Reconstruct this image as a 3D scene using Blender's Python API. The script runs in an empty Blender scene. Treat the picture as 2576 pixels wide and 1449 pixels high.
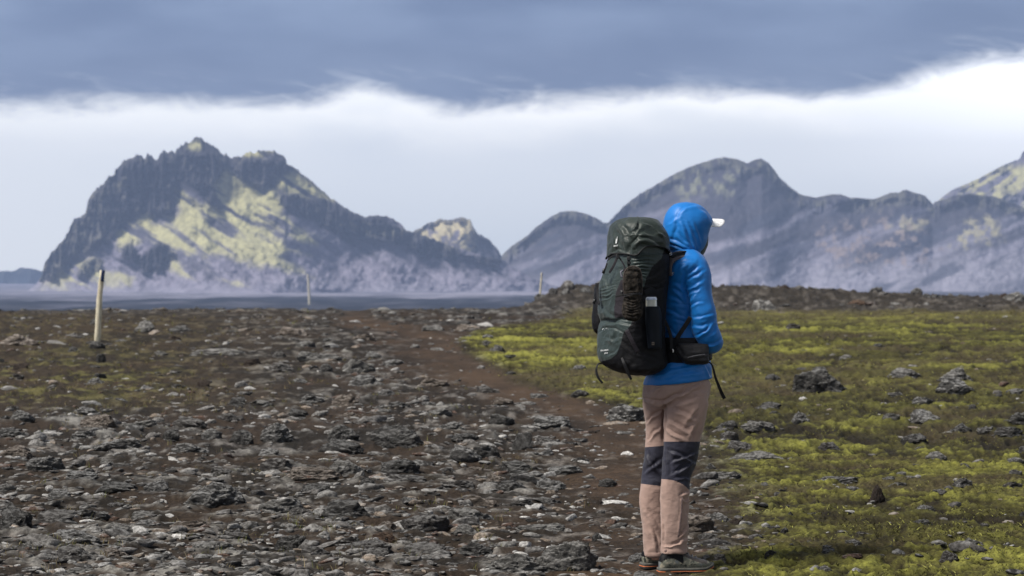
import bpy, bmesh, math, random
import numpy as np
from mathutils import Vector, Matrix

S = bpy.context.scene
COL = S.collection
R = math.radians
EYE = 1.45            # camera height
FP = 5009.0           # focal length in design units (photo 2576 units wide)
HV = 690.0            # eye level row

# ------------------------------------------------------------------ camera
cam_d = bpy.data.cameras.new("camera")
cam = bpy.data.objects.new("camera", cam_d); COL.objects.link(cam)
cam.location = (0, 0, EYE); cam.rotation_euler = (R(90), 0, 0)
cam_d.sensor_width = 36.0; cam_d.lens = 70.0
cam_d.shift_y = -34.5/2576
cam_d.clip_start = 0.1; cam_d.clip_end = 40000
cam_d.dof.use_dof = True; cam_d.dof.focus_distance = 10.2; cam_d.dof.aperture_fstop = 5.0
S.camera = cam
S.view_settings.view_transform = 'Standard'; S.view_settings.look = 'None'
S.view_settings.exposure = 0.24; S.view_settings.gamma = 1.0

# ------------------------------------------------------------------ sun + sky
SUN_DIR = Vector((-0.58, -0.27, 0.77)).normalized()      # towards the sun
sun_d = bpy.data.lights.new("sun", 'SUN'); sun_d.energy = 5.0; sun_d.angle = R(18); sun_d.color = (1, .955, .88)
sun = bpy.data.objects.new("sun", sun_d); COL.objects.link(sun)
sun.rotation_euler = SUN_DIR.to_track_quat('Z', 'Y').to_euler(); sun.location = (-20, -10, 40)

W = bpy.data.worlds.new("World"); S.world = W; W.use_nodes = True
def build_world():
    nt = W.node_tree; nt.nodes.clear(); N = nt.nodes.new; L = nt.links.new
    def M(op, a, b=None, c=None, clamp=False):
        n = N('ShaderNodeMath'); n.operation = op; n.use_clamp = clamp
        for i, x in enumerate((a, b, c)):
            if x is None: continue
            if isinstance(x, (int, float)): n.inputs[i].default_value = x
            else: L(x, n.inputs[i])
        return n.outputs[0]
    def mix(f, a, b):
        n = N('ShaderNodeMix'); n.data_type = 'RGBA'; n.clamp_factor = True
        for s, x in ((n.inputs[0], f), (n.inputs[6], a), (n.inputs[7], b)):
            if isinstance(x, (int, float)): s.default_value = x
            elif isinstance(x, tuple): s.default_value = (*x, 1)
            else: L(x, s)
        return n.outputs[2]
    def sstep(x, a, b):
        n = N('ShaderNodeMapRange'); n.interpolation_type = 'SMOOTHSTEP'
        L(x, n.inputs[0]); n.inputs[1].default_value = a; n.inputs[2].default_value = b
        return n.outputs[0]
    def noise(vec, scale, det=5, rough=.55, dist=0.):
        n = N('ShaderNodeTexNoise'); L(vec, n.inputs['Vector']); n.inputs['Scale'].default_value = scale
        n.inputs['Detail'].default_value = det; n.inputs['Roughness'].default_value = rough; n.inputs['Distortion'].default_value = dist
        return n.outputs[0]
    tc = N('ShaderNodeTexCoord'); sp = N('ShaderNodeSeparateXYZ'); L(tc.outputs['Generated'], sp.inputs[0])
    x, y, z = sp.outputs
    az = M('ARCTAN2', x, y)
    h = M('SQRT', M('ADD', M('MULTIPLY', x, x), M('MULTIPLY', y, y)))
    el = M('ARCTAN2', z, h)
    def vec(a, b, c=0.0):
        n = N('ShaderNodeCombineXYZ')
        for i, q in enumerate((a, b, c)):
            if isinstance(q, (int, float)): n.inputs[i].default_value = q
            else: L(q, n.inputs[i])
        return n.outputs[0]
    v1 = vec(M('MULTIPLY', az, 10.), M('MULTIPLY', el, 26.), 3.1)
    v2 = vec(M('MULTIPLY', az, 6.), M('MULTIPLY', el, 20.), 7.7)
    ramp = N('ShaderNodeValToRGB'); ramp.color_ramp.interpolation = 'B_SPLINE'
    pts = [(0, 275), (100, 282), (430, 268), (620, 288), (760, 270), (880, 232), (980, 240), (1100, 282), (1300, 268), (1500, 250),
           (1700, 242), (1900, 240), (2100, 238), (2270, 222), (2400, 190), (2500, 162), (2650, 160)]
    e = ramp.color_ramp.elements
    while len(e) > 1: e.remove(e[-1])
    first = True
    for u, v in pts:
        a = math.atan((u-1288)/FP); p = (a+.3)/.6; val = (690-v)/600.
        if first: q = e[0]; q.position = p; first = False
        else: q = e.new(p)
        q.color = (val, val, val, 1)
    L(M('DIVIDE', M('ADD', az, .3), .6), ramp.inputs[0])
    E = M('MULTIPLY', ramp.outputs[0], 600/FP)
    n1 = noise(v1, 3.0, 7, .66, .5); n2 = noise(v2, 1.5, 4, .5); n3 = noise(v1, .9, 3, .5)
    nn = M('ADD', M('MULTIPLY', M('SUBTRACT', n1, .5), .016), M('MULTIPLY', M('SUBTRACT', n3, .5), .022))
    dd = M('ADD', M('SUBTRACT', el, E), nn)
    mask = sstep(dd, -.0045, .0085)
    # deck colours
    deck = mix(sstep(n2, .33, .68), (.140, .195, .330), (.245, .320, .48))
    deck = mix(sstep(dd, .002, .05), mix(.6, deck, (.148, .195, .312)), deck)
    deck = mix(M('MULTIPLY', sstep(noise(v1, .55, 3, .5), .5, .75), .35), deck, (.40, .48, .64))
    over = mix(sstep(noise(tc.outputs['Generated'], 2.2, 4, .55), .35, .7), (.14, .148, .155), (.31, .318, .322))
    deck = mix(sstep(el, .17, .6), deck, over)
    # bright band below the deck
    low = mix(sstep(el, .0, .075), (1.10, 1.15, 1.17), (1.38, 1.40, 1.38))
    low = mix(M('MULTIPLY', sstep(dd, -.03, -.001), sstep(n3, .30, .62)), low, (1.75, 1.72, 1.64))
    low = mix(M('MULTIPLY', sstep(noise(v2, .9, 4, .5), .45, .7), .30), low, (1.0, 1.09, 1.16))
    low = mix(M('MULTIPLY', sstep(az, -.05, -.26), .75), low, (1.50, 1.50, 1.44))
    low = mix(M('MULTIPLY', sstep(az, .12, .26), sstep(el, .03, .08)), low, (1.9, 1.9, 1.88))
    wisp = M('MULTIPLY', M('MULTIPLY', sstep(noise(vec(M('MULTIPLY', az, 14.), M('MULTIPLY', M('ADD', el, M('MULTIPLY', az, .18)), 90.), 1.7), 2.2, 6, .65, .6), .50, .70), sstep(dd, .022, .001)), .42)
    deck = mix(M('MULTIPLY', wisp, sstep(dd, -.004, .004)), deck, (.80, .86, .94))
    colr = mix(mask, low, deck)
    colr = mix(sstep(el, .0, -.03), colr, (.10, .10, .11))
    b1 = N('ShaderNodeBackground'); L(colr, b1.inputs[0]); b1.inputs[1].default_value = 1.0
    sky = N('ShaderNodeTexSky'); sky.sky_type = 'NISHITA'; sky.sun_disc = False
    sky.sun_elevation = math.asin(SUN_DIR.z); sky.sun_rotation = math.atan2(SUN_DIR.x, SUN_DIR.y)
    b2 = N('ShaderNodeBackground'); L(sky.outputs[0], b2.inputs[0]); b2.inputs[1].default_value = 0.08
    mx = N('ShaderNodeMixShader'); mx.inputs[0].default_value = .93; L(b2.outputs[0], mx.inputs[1]); L(b1.outputs[0], mx.inputs[2])
    out = N('ShaderNodeOutputWorld'); L(mx.outputs[0], out.inputs[0])
build_world()

# ------------------------------------------------------------------ numpy noise
def _h(ix, iy, iz, seed):
    n = (ix.astype(np.int64)*374761393 + iy.astype(np.int64)*668265263 + iz.astype(np.int64)*2147483647 + seed*1274126177) & 0xffffffff
    n = ((n ^ (n >> 13))*1274126177) & 0xffffffff
    n = (n ^ (n >> 16))
    n = (n*2246822519) & 0xffffffff
    return ((n ^ (n >> 15)) & 0xffffff)/float(0xffffff)
def vn2(x, y, seed=0):
    x = np.asarray(x, float); y = np.asarray(y, float)
    ix = np.floor(x); iy = np.floor(y); fx = x-ix; fy = y-iy
    fx = fx*fx*fx*(fx*(fx*6-15)+10); fy = fy*fy*fy*(fy*(fy*6-15)+10)
    z = np.zeros_like(ix)
    a = _h(ix, iy, z, seed); b = _h(ix+1, iy, z, seed); c = _h(ix, iy+1, z, seed); d = _h(ix+1, iy+1, z, seed)
    return (a+(b-a)*fx+(c-a)*fy+(a-b-c+d)*fx*fy)*2-1
def vn3(x, y, z, seed=0):
    ix = np.floor(x); iy = np.floor(y); iz = np.floor(z); fx = x-ix; fy = y-iy; fz = z-iz
    fx = fx*fx*(3-2*fx); fy = fy*fy*(3-2*fy); fz = fz*fz*(3-2*fz)
    r = 0
    for dx in (0, 1):
        for dy in (0, 1):
            for dz in (0, 1):
                w = (fx if dx else 1-fx)*(fy if dy else 1-fy)*(fz if dz else 1-fz)
                r = r+w*_h(ix+dx, iy+dy, iz+dz, seed)
    return r*2-1
def fbm2(x, y, o=4, seed=0, g=.5, lac=2.03):
    r = 0; a = 1; t = 0
    for i in range(o):
        r = r+a*vn2(x+i*17.3, y-i*9.1, seed+i); t += a; a *= g; x = x*lac; y = y*lac
    return r/t
def rid2(x, y, o=4, seed=0, g=.5):
    r = 0; a = 1; t = 0
    for i in range(o):
        r = r+a*(1-2*np.abs(vn2(x+i*11.3, y+i*5.1, seed+i))); t += a; a *= g; x = x*2.07; y = y*2.07
    return r/t
def fbm3(p, f, o=4, seed=0, g=.5):
    r = 0; a = 1; t = 0
    for i in range(o):
        r = r+a*vn3(p[:, 0]*f+i*7.7+50, p[:, 1]*f+i*3.3+50, p[:, 2]*f+50, seed+i); t += a; a *= g; f *= 2.05
    return r/t
def ss(x, a, b):
    t = np.clip((np.asarray(x, float)-a)/(b-a), 0, 1); return t*t*(3-2*t)
def lerp(a, b, t): return a+(b-a)*t
def mixc(a, b, t):
    t = np.asarray(t)[..., None]; return np.asarray(a)*(1-t)+np.asarray(b)*t

# ------------------------------------------------------------------ object helpers
def tag(o, label=None, cat=None, group=None, kind=None):
    if label: o['label'] = label
    if cat: o['category'] = cat
    if group: o['group'] = group
    if kind: o['kind'] = kind
    return o
def np_mesh(name, V, F, mats=(), smooth=True, colors=None, mi=None):
    """F: (n,3) or (n,4) int array, or list of such arrays"""
    me = bpy.data.meshes.new(name)
    Fs = F if isinstance(F, list) else [F]
    Fs = [np.asarray(f, np.int32) for f in Fs if len(f)]
    tot = sum(f.size for f in Fs); nf = sum(len(f) for f in Fs)
    me.vertices.add(len(V)); me.vertices.foreach_set('co', np.asarray(V, np.float32).ravel())
    me.loops.add(tot); me.loops.foreach_set('vertex_index', np.concatenate([f.ravel() for f in Fs]))
    me.polygons.add(nf)
    sizes = np.concatenate([np.full(len(f), f.shape[1], np.int32) for f in Fs])
    starts = np.concatenate([[0], np.cumsum(sizes)[:-1]]).astype(np.int32)
    me.polygons.foreach_set('loop_start', starts)
    if mi is not None: me.polygons.foreach_set('material_index', np.asarray(mi, np.int32))
    me.update(calc_edges=True); me.validate()
    me.polygons.foreach_set('use_smooth', np.full(len(me.polygons), bool(smooth)))
    if colors is not None:
        at = me.color_attributes.new('Col', 'FLOAT_COLOR', 'POINT')
        c = np.ones((len(V), 4), np.float32); c[:, :3] = colors[:, :3]
        if colors.shape[1] == 4: c[:, 3] = colors[:, 3]
        at.data.foreach_set('color', c.ravel())
    for m in mats: me.materials.append(m)
    return me
def link(name, me, parent=None):
    o = bpy.data.objects.new(name, me); COL.objects.link(o)
    if parent: o.parent = parent
    return o
def grid_faces(nr, nc, wrap=False):
    i = np.arange(nr-1)[:, None]; j = np.arange(nc if wrap else nc-1)[None, :]
    a = i*nc+j; b = i*nc+(j+1) % nc
    return np.stack([a, b, b+nc, a+nc], -1).reshape(-1, 4)

class NT:
    """small node builder"""
    def __init__(s, name, rough=.9, spec=.3):
        s.m = bpy.data.materials.new(name); s.m.use_nodes = True; s.t = s.m.node_tree
        s.b = s.t.nodes['Principled BSDF']; s.b.inputs['Roughness'].default_value = rough
        s.b.inputs['Specular IOR Level'].default_value = spec
    def n(s, t, **k):
        q = s.t.nodes.new(t)
        for a, b in k.items(): setattr(q, a, b)
        return q
    def L(s, a, b): s.t.links.new(a, b)
    def put(s, sock, x):
        if x is None: return
        if isinstance(x, (int, float)): sock.default_value = x
        elif isinstance(x, tuple): sock.default_value = (*x, 1) if len(x) == 3 and sock.type == 'RGBA' else x
        else: s.L(x, sock)
    def math(s, op, a, b=None, clamp=False):
        q = s.n('ShaderNodeMath', operation=op, use_clamp=clamp); s.put(q.inputs[0], a); s.put(q.inputs[1], b); return q.outputs[0]
    def mix(s, f, a, b, mode='MIX'):
        q = s.n('ShaderNodeMix', data_type='RGBA', blend_type=mode); s.put(q.inputs[0], f); s.put(q.inputs[6], a); s.put(q.inputs[7], b); return q.outputs[2]
    def coord(s, kind='Object', scale=(1, 1, 1), rot=(0, 0, 0)):
        c = s.n('ShaderNodeTexCoord'); m = s.n('ShaderNodeMapping'); s.L(c.outputs[kind], m.inputs[0])
        m.inputs['Scale'].default_value = scale; m.inputs['Rotation'].default_value = rot; return m.outputs[0]
    def noise(s, vec, scale, det=4, rough=.55, dist=0.):
        q = s.n('ShaderNodeTexNoise'); s.L(vec, q.inputs['Vector']); q.inputs['Scale'].default_value = scale
        q.inputs['Detail'].default_value = det; q.inputs['Roughness'].default_value = rough; q.inputs['Distortion'].default_value = dist; return q.outputs[0]
    def step(s, x, a, b, lo=0., hi=1.):
        q = s.n('ShaderNodeMapRange', interpolation_type='SMOOTHSTEP'); s.L(x, q.inputs[0])
        for i, w in enumerate((a, b, lo, hi)): q.inputs[i+1].default_value = w
        return q.outputs[0]
    def attr(s, name='Col'):
        q = s.n('ShaderNodeAttribute', attribute_name=name); return q.outputs[0]
    def bump(s, h, strength=.5, dist=.01, prev=None):
        q = s.n('ShaderNodeBump'); s.L(h, q.inputs['Height']); q.inputs['Strength'].default_value = strength; q.inputs['Distance'].default_value = dist
        if prev is not None: s.L(prev, q.inputs['Normal'])
        return q.outputs[0]
    def done(s, col=None, nor=None, rough=None):
        if col is not None: s.put(s.b.inputs['Base Color'], col)
        if nor is not None: s.L(nor, s.b.inputs['Normal'])
        if rough is not None: s.put(s.b.inputs['Roughness'], rough)
        return s.m

# ------------------------------------------------------------------ ground shape
def base_h(x, y):
    """smooth lie of the land (no small bumps)"""
    r = np.hypot(x, y); u = 1288+FP*x/np.maximum(y, 1.)
    z = 0.045*fbm2(x/9, y/9, 3, 5)*ss(r, 12, 22) + .10*fbm2(x/26+3, y/26, 2, 9)*ss(r, 24, 45)
    cr = 81+5*fbm2(x/12, x*0+1, 3, 21)
    # lava rise on the right
    m = ss(x, .2, 3.0)*(1-.62*ss(x, 11, 22))
    z = z + (.70+.14*ss(x, 6, 1))*m*ss(r, 78, 95)*(1+.25*fbm2(x/1.6, y/2.5, 4, 31))
    cr = cr + 18*ss(x, -1, 4)
    dd = np.maximum(r-cr, 0)
    dd = dd*dd/(dd+4)
    z = z - 37.0*(1-np.exp(-dd*.058/37.0)) 
    far = ss(r, 600, 1500)
    z = z + far*(2.4*fbm2(x/170, y/170, 4, 41)+2.6*fbm2(x/45, y/300, 3, 43))*(1-.6*ss(r, 3000, 3800))
    return z
def uv_of(x, y):
    y = np.maximum(y, .5); return 1288+FP*x/y, HV+EYE*FP/y
def interp(v, t): 
    t = np.array(t, float); return np.interp(v, t[:, 0], t[:, 1])
MOSS_B = [(760, 1420), (775, 1450), (800, 1420), (822, 1330), (838, 1215), (860, 1165), (885, 1190), (920, 1270), (960, 1330), (1000, 1440), (1050, 1600), (1100, 1745), (1200, 1790), (1300, 1830), (1380, 1790), (1449, 1700), (1700, 1600)]
PATH_C = [(800, 900), (825, 960), (850, 1090), (870, 1080), (900, 1140), (950, 1230), (1000, 1370), (1050, 1500), (1100, 1560), (1200, 1560), (1300, 1600), (1449, 1560), (1700, 1500)]
PATH_W = [(800, 40), (825, 110), (850, 130), (900, 150), (950, 190), (1000, 200), (1050, 170), (1150, 150), (1300, 170), (1449, 220), (1700, 300)]
def zones(x, y):
    u, v = uv_of(x, y); r = np.hypot(x, y)
    d = EYE*FP/np.maximum(v-HV, 1)
    wob = 55*fbm2(x*1.3/np.maximum(r/12, 1)+3, y*.9/np.maximum(r/12, 1), 4, 61)
    wid = np.interp(v, [900, 1050, 1200], [1, 1.4, 3.2]); moss = ss(u-interp(v, MOSS_B)+wob*(.6+.7*wid), -35*wid, 48*wid)
    near_front = ss(r, 6, 3)                                  # behind the camera nothing special
    moss = moss*(1-near_front)
    path = np.exp(-((u-interp(v, PATH_C)+wob*.6)/(interp(v, PATH_W)*.85))**2)*(1-moss)*(1-.45*ss(v, 1020, 1120)*ss(fbm2(x*1.5, y*.9, 3, 63), -.3, .3))
    heath = ss(640-u+wob*2.5, -260, 200)*ss(v, 1075, 1000)*(1-path)   # dry tufty ground on the left
    rise = ss(r, 66, 80)                                        # dark lava edge
    return u, v, r, moss, path, heath, rise
def ground_h(x, y, detail=True):
    z = base_h(x, y)
    if not detail: return z
    u, v, r, moss, path, heath, rise = zones(x, y)
    near = 1-ss(r, 150, 400)
    k = np.maximum(r/16, 1)**.7                                  # coarser bumps farther off: the fine ones are below a pixel
    rub = .046*rid2(x*3.3/k, y*3.3/k, 4, 71)+.016*fbm2(x*11/k, y*11/k, 3, 73)+.02*fbm2(x*1.1, y*1.1, 2, 75)
    mo = .036*(1-np.abs(fbm2(x*6.5/k, y*8.0/k, 3, 81)*2.2))+.016*rid2(x*16/k, y*14/k, 2, 83)+.012*fbm2(x*2/k, y*3/k, 2, 87)+.03*fbm2(x*.9, y*.9, 2, 85)
    pa = .010*fbm2(x*6/k, y*6/k, 4, 91)+.012*fbm2(x*1.6, y*1.6, 2, 93)
    he = .028*rid2(x*4/k, y*4/k, 4, 95)+.02*fbm2(x*14/k, y*14/k, 3, 97)
    kk = k**.75
    q = (rub*kk)*(1-moss)*(1-path)*(1-heath)+mo*kk*moss+pa*kk*path+he*kk*heath
    q = q + near*rise*.18*rid2(x*.8, y*.8, 4, 99)*np.where(u > 1330, 1., .35)
    return z+q*near

def build_ground():
    a0 = R(19)
    th = np.concatenate([np.linspace(-math.pi, -R(60), 14)[:-1], np.linspace(-R(60), -a0, 60)[:-1], np.linspace(-a0, a0, 1160),
                         np.linspace(a0, R(60), 60)[1:], np.linspace(R(60), math.pi, 14)[1:-1]])
    rr = [.4, 1, 2, 3, 4, 5, 5.6, 6.2, 6.7]; r = 7.1
    while r < 110: rr.append(r); r += max(.027, .0031*r)
    while r < 15000: rr.append(r); r *= 1.022
    rr = np.array(rr)
    T, RR = np.meshgrid(th, rr); X = RR*np.sin(T); Y = RR*np.cos(T)
    fx, fy = X.ravel(), Y.ravel()
    Z = ground_h(fx, fy)
    u, v, r, moss, path, heath, rise = zones(fx, fy)
    k = np.maximum(r/16, 1)**.7
    n1 = fbm2(fx*2.2/k, fy*2.2/k, 4, 101); n2 = fbm2(fx*9/k, fy*9/k, 3, 103); n3 = fbm2(fx*.35, fy*.35, 3, 105)
    soil = mixc((.030, .021, .015), (.013, .0105, .008), ss(n1, -.4, .5))
    soil = mixc(soil, (.120, .112, .108), ss(n2+.5*n1, .15, .75)*.8)
    soil = mixc(soil, (.15, .135, .125), ss(n2+.4*n3, .35, .8)*.6)
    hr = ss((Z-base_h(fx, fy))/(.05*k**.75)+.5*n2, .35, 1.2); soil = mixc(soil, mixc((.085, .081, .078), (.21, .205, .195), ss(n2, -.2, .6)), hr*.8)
    pathc = mixc((.066, .042, .026), (.032, .021, .014), ss(n1, -.5, .5)); pathc = mixc(pathc, (.115, .095, .08), ss(n2, .25, .8)*.5)
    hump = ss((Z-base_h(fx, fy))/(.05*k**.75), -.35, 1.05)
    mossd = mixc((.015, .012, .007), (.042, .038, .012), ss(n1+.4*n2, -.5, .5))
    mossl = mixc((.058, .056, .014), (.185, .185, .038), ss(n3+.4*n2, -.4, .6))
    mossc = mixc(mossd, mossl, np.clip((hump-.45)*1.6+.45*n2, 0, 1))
    mossc = mixc(mossc, (.042, .032, .019), ss(fbm2(fx*1.1/k, fy*1.9/k, 4, 109), .0, .45)*.75)
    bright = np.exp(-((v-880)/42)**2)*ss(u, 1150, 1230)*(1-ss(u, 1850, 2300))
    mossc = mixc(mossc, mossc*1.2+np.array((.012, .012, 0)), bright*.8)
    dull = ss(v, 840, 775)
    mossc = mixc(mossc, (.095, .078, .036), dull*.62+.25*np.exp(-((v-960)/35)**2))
    hc = mixc((.036, .026, .016), (.019, .0145, .010), ss(n1, -.4, .5)); hc = mixc(hc, (.120, .098, .050), ss(n2, .0, .6)*.5)
    hm = ss(330-u+200*n3, -200, 200)*np.exp(-((v-960)/70)**2)
    hc = mixc(hc, (.135, .130, .036), hm*ss(n2+n1, -.1, .6)*.5)
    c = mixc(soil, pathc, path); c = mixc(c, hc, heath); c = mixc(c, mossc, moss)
    rz = ss(r+7*fbm2(fx*.3, fy*.1, 3, 107), 71, 80)
    c = mixc(c, mixc((.028, .024, .021), (.085, .076, .070), ss(n2, 0, .6)), rz*.98)
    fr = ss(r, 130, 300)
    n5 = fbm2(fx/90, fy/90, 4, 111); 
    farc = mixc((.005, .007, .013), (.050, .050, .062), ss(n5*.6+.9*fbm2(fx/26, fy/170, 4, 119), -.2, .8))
    sand_haze = mixc((.13, .13, .18), (.28, .27, .34), ss(n5, -.5, .5))  # pale sandy plain with the low dust haze painted into its colour
    farc = mixc(farc, sand_haze, ss(r+1300*fbm2(fx/130, fy/420, 5, 113), 2700, 3900)*(1-.75*ss(fx, 150, 1000)*ss(r, 5500, 3800)))
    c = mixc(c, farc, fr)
    V = np.stack([fx, fy, Z], -1)
    F = grid_faces(len(rr), len(th), wrap=True)[:, ::-1]
    m = NT('ground', .95, .2)
    co = m.coord('Object')
    a = m.noise(co, 38, 6, .65); b = m.noise(co, 140, 4, .6); d = m.noise(co, 9, 4, .6)
    col = m.mix(m.step(a, .35, .7), m.mix(1., m.attr(), (.62, .60, .60), 'MULTIPLY'), m.mix(1., m.attr(), (1.5, 1.5, 1.45), 'MULTIPLY'))
    col = m.mix(m.math('MULTIPLY', m.step(b, .55, .7), .5), col, m.mix(1., m.attr(), (2.1, 2.1, 2.0), 'MULTIPLY'))
    hgt = m.math('ADD', m.math('MULTIPLY', a, .6), m.math('MULTIPLY', b, .3))
    m.done(col, m.bump(hgt, .9, .018, m.bump(d, .5, .03)))
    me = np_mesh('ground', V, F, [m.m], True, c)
    o = link('ground', me); tag(o, 'stony volcanic ground of brown soil, dirt path and yellow-green moss', 'ground', kind='structure')
    return o
build_ground()

# ------------------------------------------------------------------ haze
def build_haze():
    V = []
    x0, x1, y0, y1, z0, z1 = -6000, 6000, -60, 9300, -41, 620
    for z in (z0, z1):
        for x, y in ((x0, y0), (x1, y0), (x1, y1), (x0, y1)): V.append((x, y, z))
    F = [(3, 2, 1, 0), (4, 5, 6, 7), (0, 1, 5, 4), (1, 2, 6, 5), (2, 3, 7, 6), (3, 0, 4, 7)]
    m = bpy.data.materials.new('haze'); m.use_nodes = True; t = m.node_tree; t.nodes.clear()
    o = t.nodes.new('ShaderNodeOutputMaterial'); p = t.nodes.new('ShaderNodeVolumePrincipled')
    p.inputs['Color'].default_value = (.46, .60, .95, 1); p.inputs['Density'].default_value = .000120
    p.inputs['Anisotropy'].default_value = 0.1
    t.links.new(p.outputs[0], o.inputs['Volume'])
    ob = link('haze', np_mesh('haze', np.array(V, float), np.array(F), [m], False)); tag(ob, 'thin bluish haze in the air over the plain', 'haze', kind='stuff')
build_haze()

# ------------------------------------------------------------------ mountains
def poly_sd(u, v, poly):
    """signed distance, positive inside"""
    p = np.array(poly, float); d = np.full(u.shape, 1e18); ins = np.zeros(u.shape, bool)
    n = len(p)
    for i in range(n):
        a = p[i]; b = p[(i+1) % n]; e = b-a
        t = np.clip(((u-a[0])*e[0]+(v-a[1])*e[1])/max(e@e, 1e-9), 0, 1)
        dx = u-a[0]-e[0]*t; dy = v-a[1]-e[1]*t; d = np.minimum(d, dx*dx+dy*dy)
        c = ((a[1] > v) != (b[1] > v)) & (u < (b[0]-a[0])*(v-a[1])/((b[1]-a[1]) if b[1] != a[1] else 1e-9)+a[0])
        ins ^= c
    d = np.sqrt(d); return np.where(ins, d, -d)
def pm(u, v, poly, soft, nz):
    return ss(poly_sd(u, v, poly)+nz, -soft, soft)
def blur(a, k):
    p = np.pad(a, ((0, 0), (k, k)), 'edge'); c = np.cumsum(np.pad(p, ((0, 0), (1, 0))), 1)
    return (c[:, 2*k+1:]-c[:, :-2*k-1])/(2*k+1)
def mountain(label, D, prof, foot, base_v, paint, rockf, jag, streak, seed, step=2.2, mat=None, jagf=.05, rel=1.):
    """prof: crest (u,v) as seen from the trail at distance D; foot: (u,v) of the base; real slopes run forward and back from the crest"""
    us = np.arange(prof[0][0], prof[-1][0]+step, step)
    cv = interp(us, prof); bv = interp(us, foot)
    j = jag(us); cs = cv.copy()
    cv = cv - j*(rid2(us*jagf, us*0+seed, 4, seed)*9+vn2(us*.25, us*0, seed+3)*3)
    nr = max(24, int((bv-cv).max()/step)); nb = 26
    t = np.linspace(0, 1, nr)[:, None]
    U = np.repeat(us[None], nr, 0); Vv = cs[None]+(bv-cs)[None]*t+(cv-cs)[None]*(1-ss(t, 0, .10))
    rock = rockf(U, Vv); sl = lerp(math.tan(R(30)), math.tan(R(66)), rock)
    dz = np.zeros_like(Vv); dz[1:] = (Vv[1:]-Vv[:-1])*D/FP
    dep = np.cumsum(dz/sl, 0)
    for _ in range(3): dep = blur(dep, 16); 
    rb = blur(blur(rock, 3), 3)
    dep = dep + 26*rb
    Y = D-dep
    sx, sy = streak
    flute = rid2(U*.055, Vv*.014, 4, seed+11)*rock+.35*rid2(U*.16, Vv*.05, 3, seed+15)*rock
    tal = rid2((U*sy-Vv*sx)*.030, (U*sx+Vv*sy)*.006, 4, seed+21)*(1-rock)
    big = fbm2(U*.012, Vv*.012, 4, seed+31); lump = fbm2(U*.06, Vv*.06, 4, seed+35)
    fade = ss(t, 0, .06)*ss(1-t, 0, .10)
    Y = Y - fade*(50*flute*min(1, rel+.15) + rel*13*tal + (22+25*rel)*big + rel*4*lump)
    X = (U-1288)/FP*Y; Z = EYE-(Vv-HV)/FP*Y
    Z = Z + (ss(t, .0, .05))*fade*(3*lump)
    # back slope
    tb = np.linspace(0, 1, nb)[1:, None]
    H = Z[0][None]+37
    Yb = D+tb*H/math.tan(R(33)); Zb = -40+ (H+3)*(1-tb)**1.15; Xb = X[0][None]+0*tb
    X = np.concatenate([(X[0][None]+0*tb)[::-1], X]); Y = np.concatenate([Yb[::-1], Y]); Z = np.concatenate([Zb[::-1], Z])
    Z[-1] = np.minimum(Z[-1], -38.5)
    C = paint(U, Vv, rock, t, lump, big)
    C = np.concatenate([np.repeat(C[:1], nb-1, 0), C])
    V = np.stack([X.ravel(), Y.ravel(), Z.ravel()], -1)
    F = grid_faces(X.shape[0], X.shape[1])
    o = link('mountain', np_mesh('mountain', V, F[:, ::-1], [mat or MOUNT], True, C.reshape(-1, 3)))
    tag(o, label, 'mountain', kind='structure')
    return o
mm = NT('mountain_slope', .97, .1)
_c = mm.coord('Object'); _a = mm.noise(_c, .05, 6, .62); _b = mm.noise(_c, .012, 4, .55)
_col = mm.mix(mm.step(_a, .35, .68), mm.mix(1., mm.attr(), (.84, .84, .85), 'MULTIPLY'), mm.mix(1., mm.attr(), (1.15, 1.15, 1.12), 'MULTIPLY'))
mm.done(_col, mm.bump(_a, .35, 10, mm.bump(_b, .25, 30)))
MOUNT = mm.m
ROCK = (.036, .034, .042); MOSS = (.44, .415, .22); HAZY_SCREE = (.15, .14, .185); PALE = (.27, .25, .32)  # scree and pale tones have low lilac haze mixed into the colour

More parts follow.
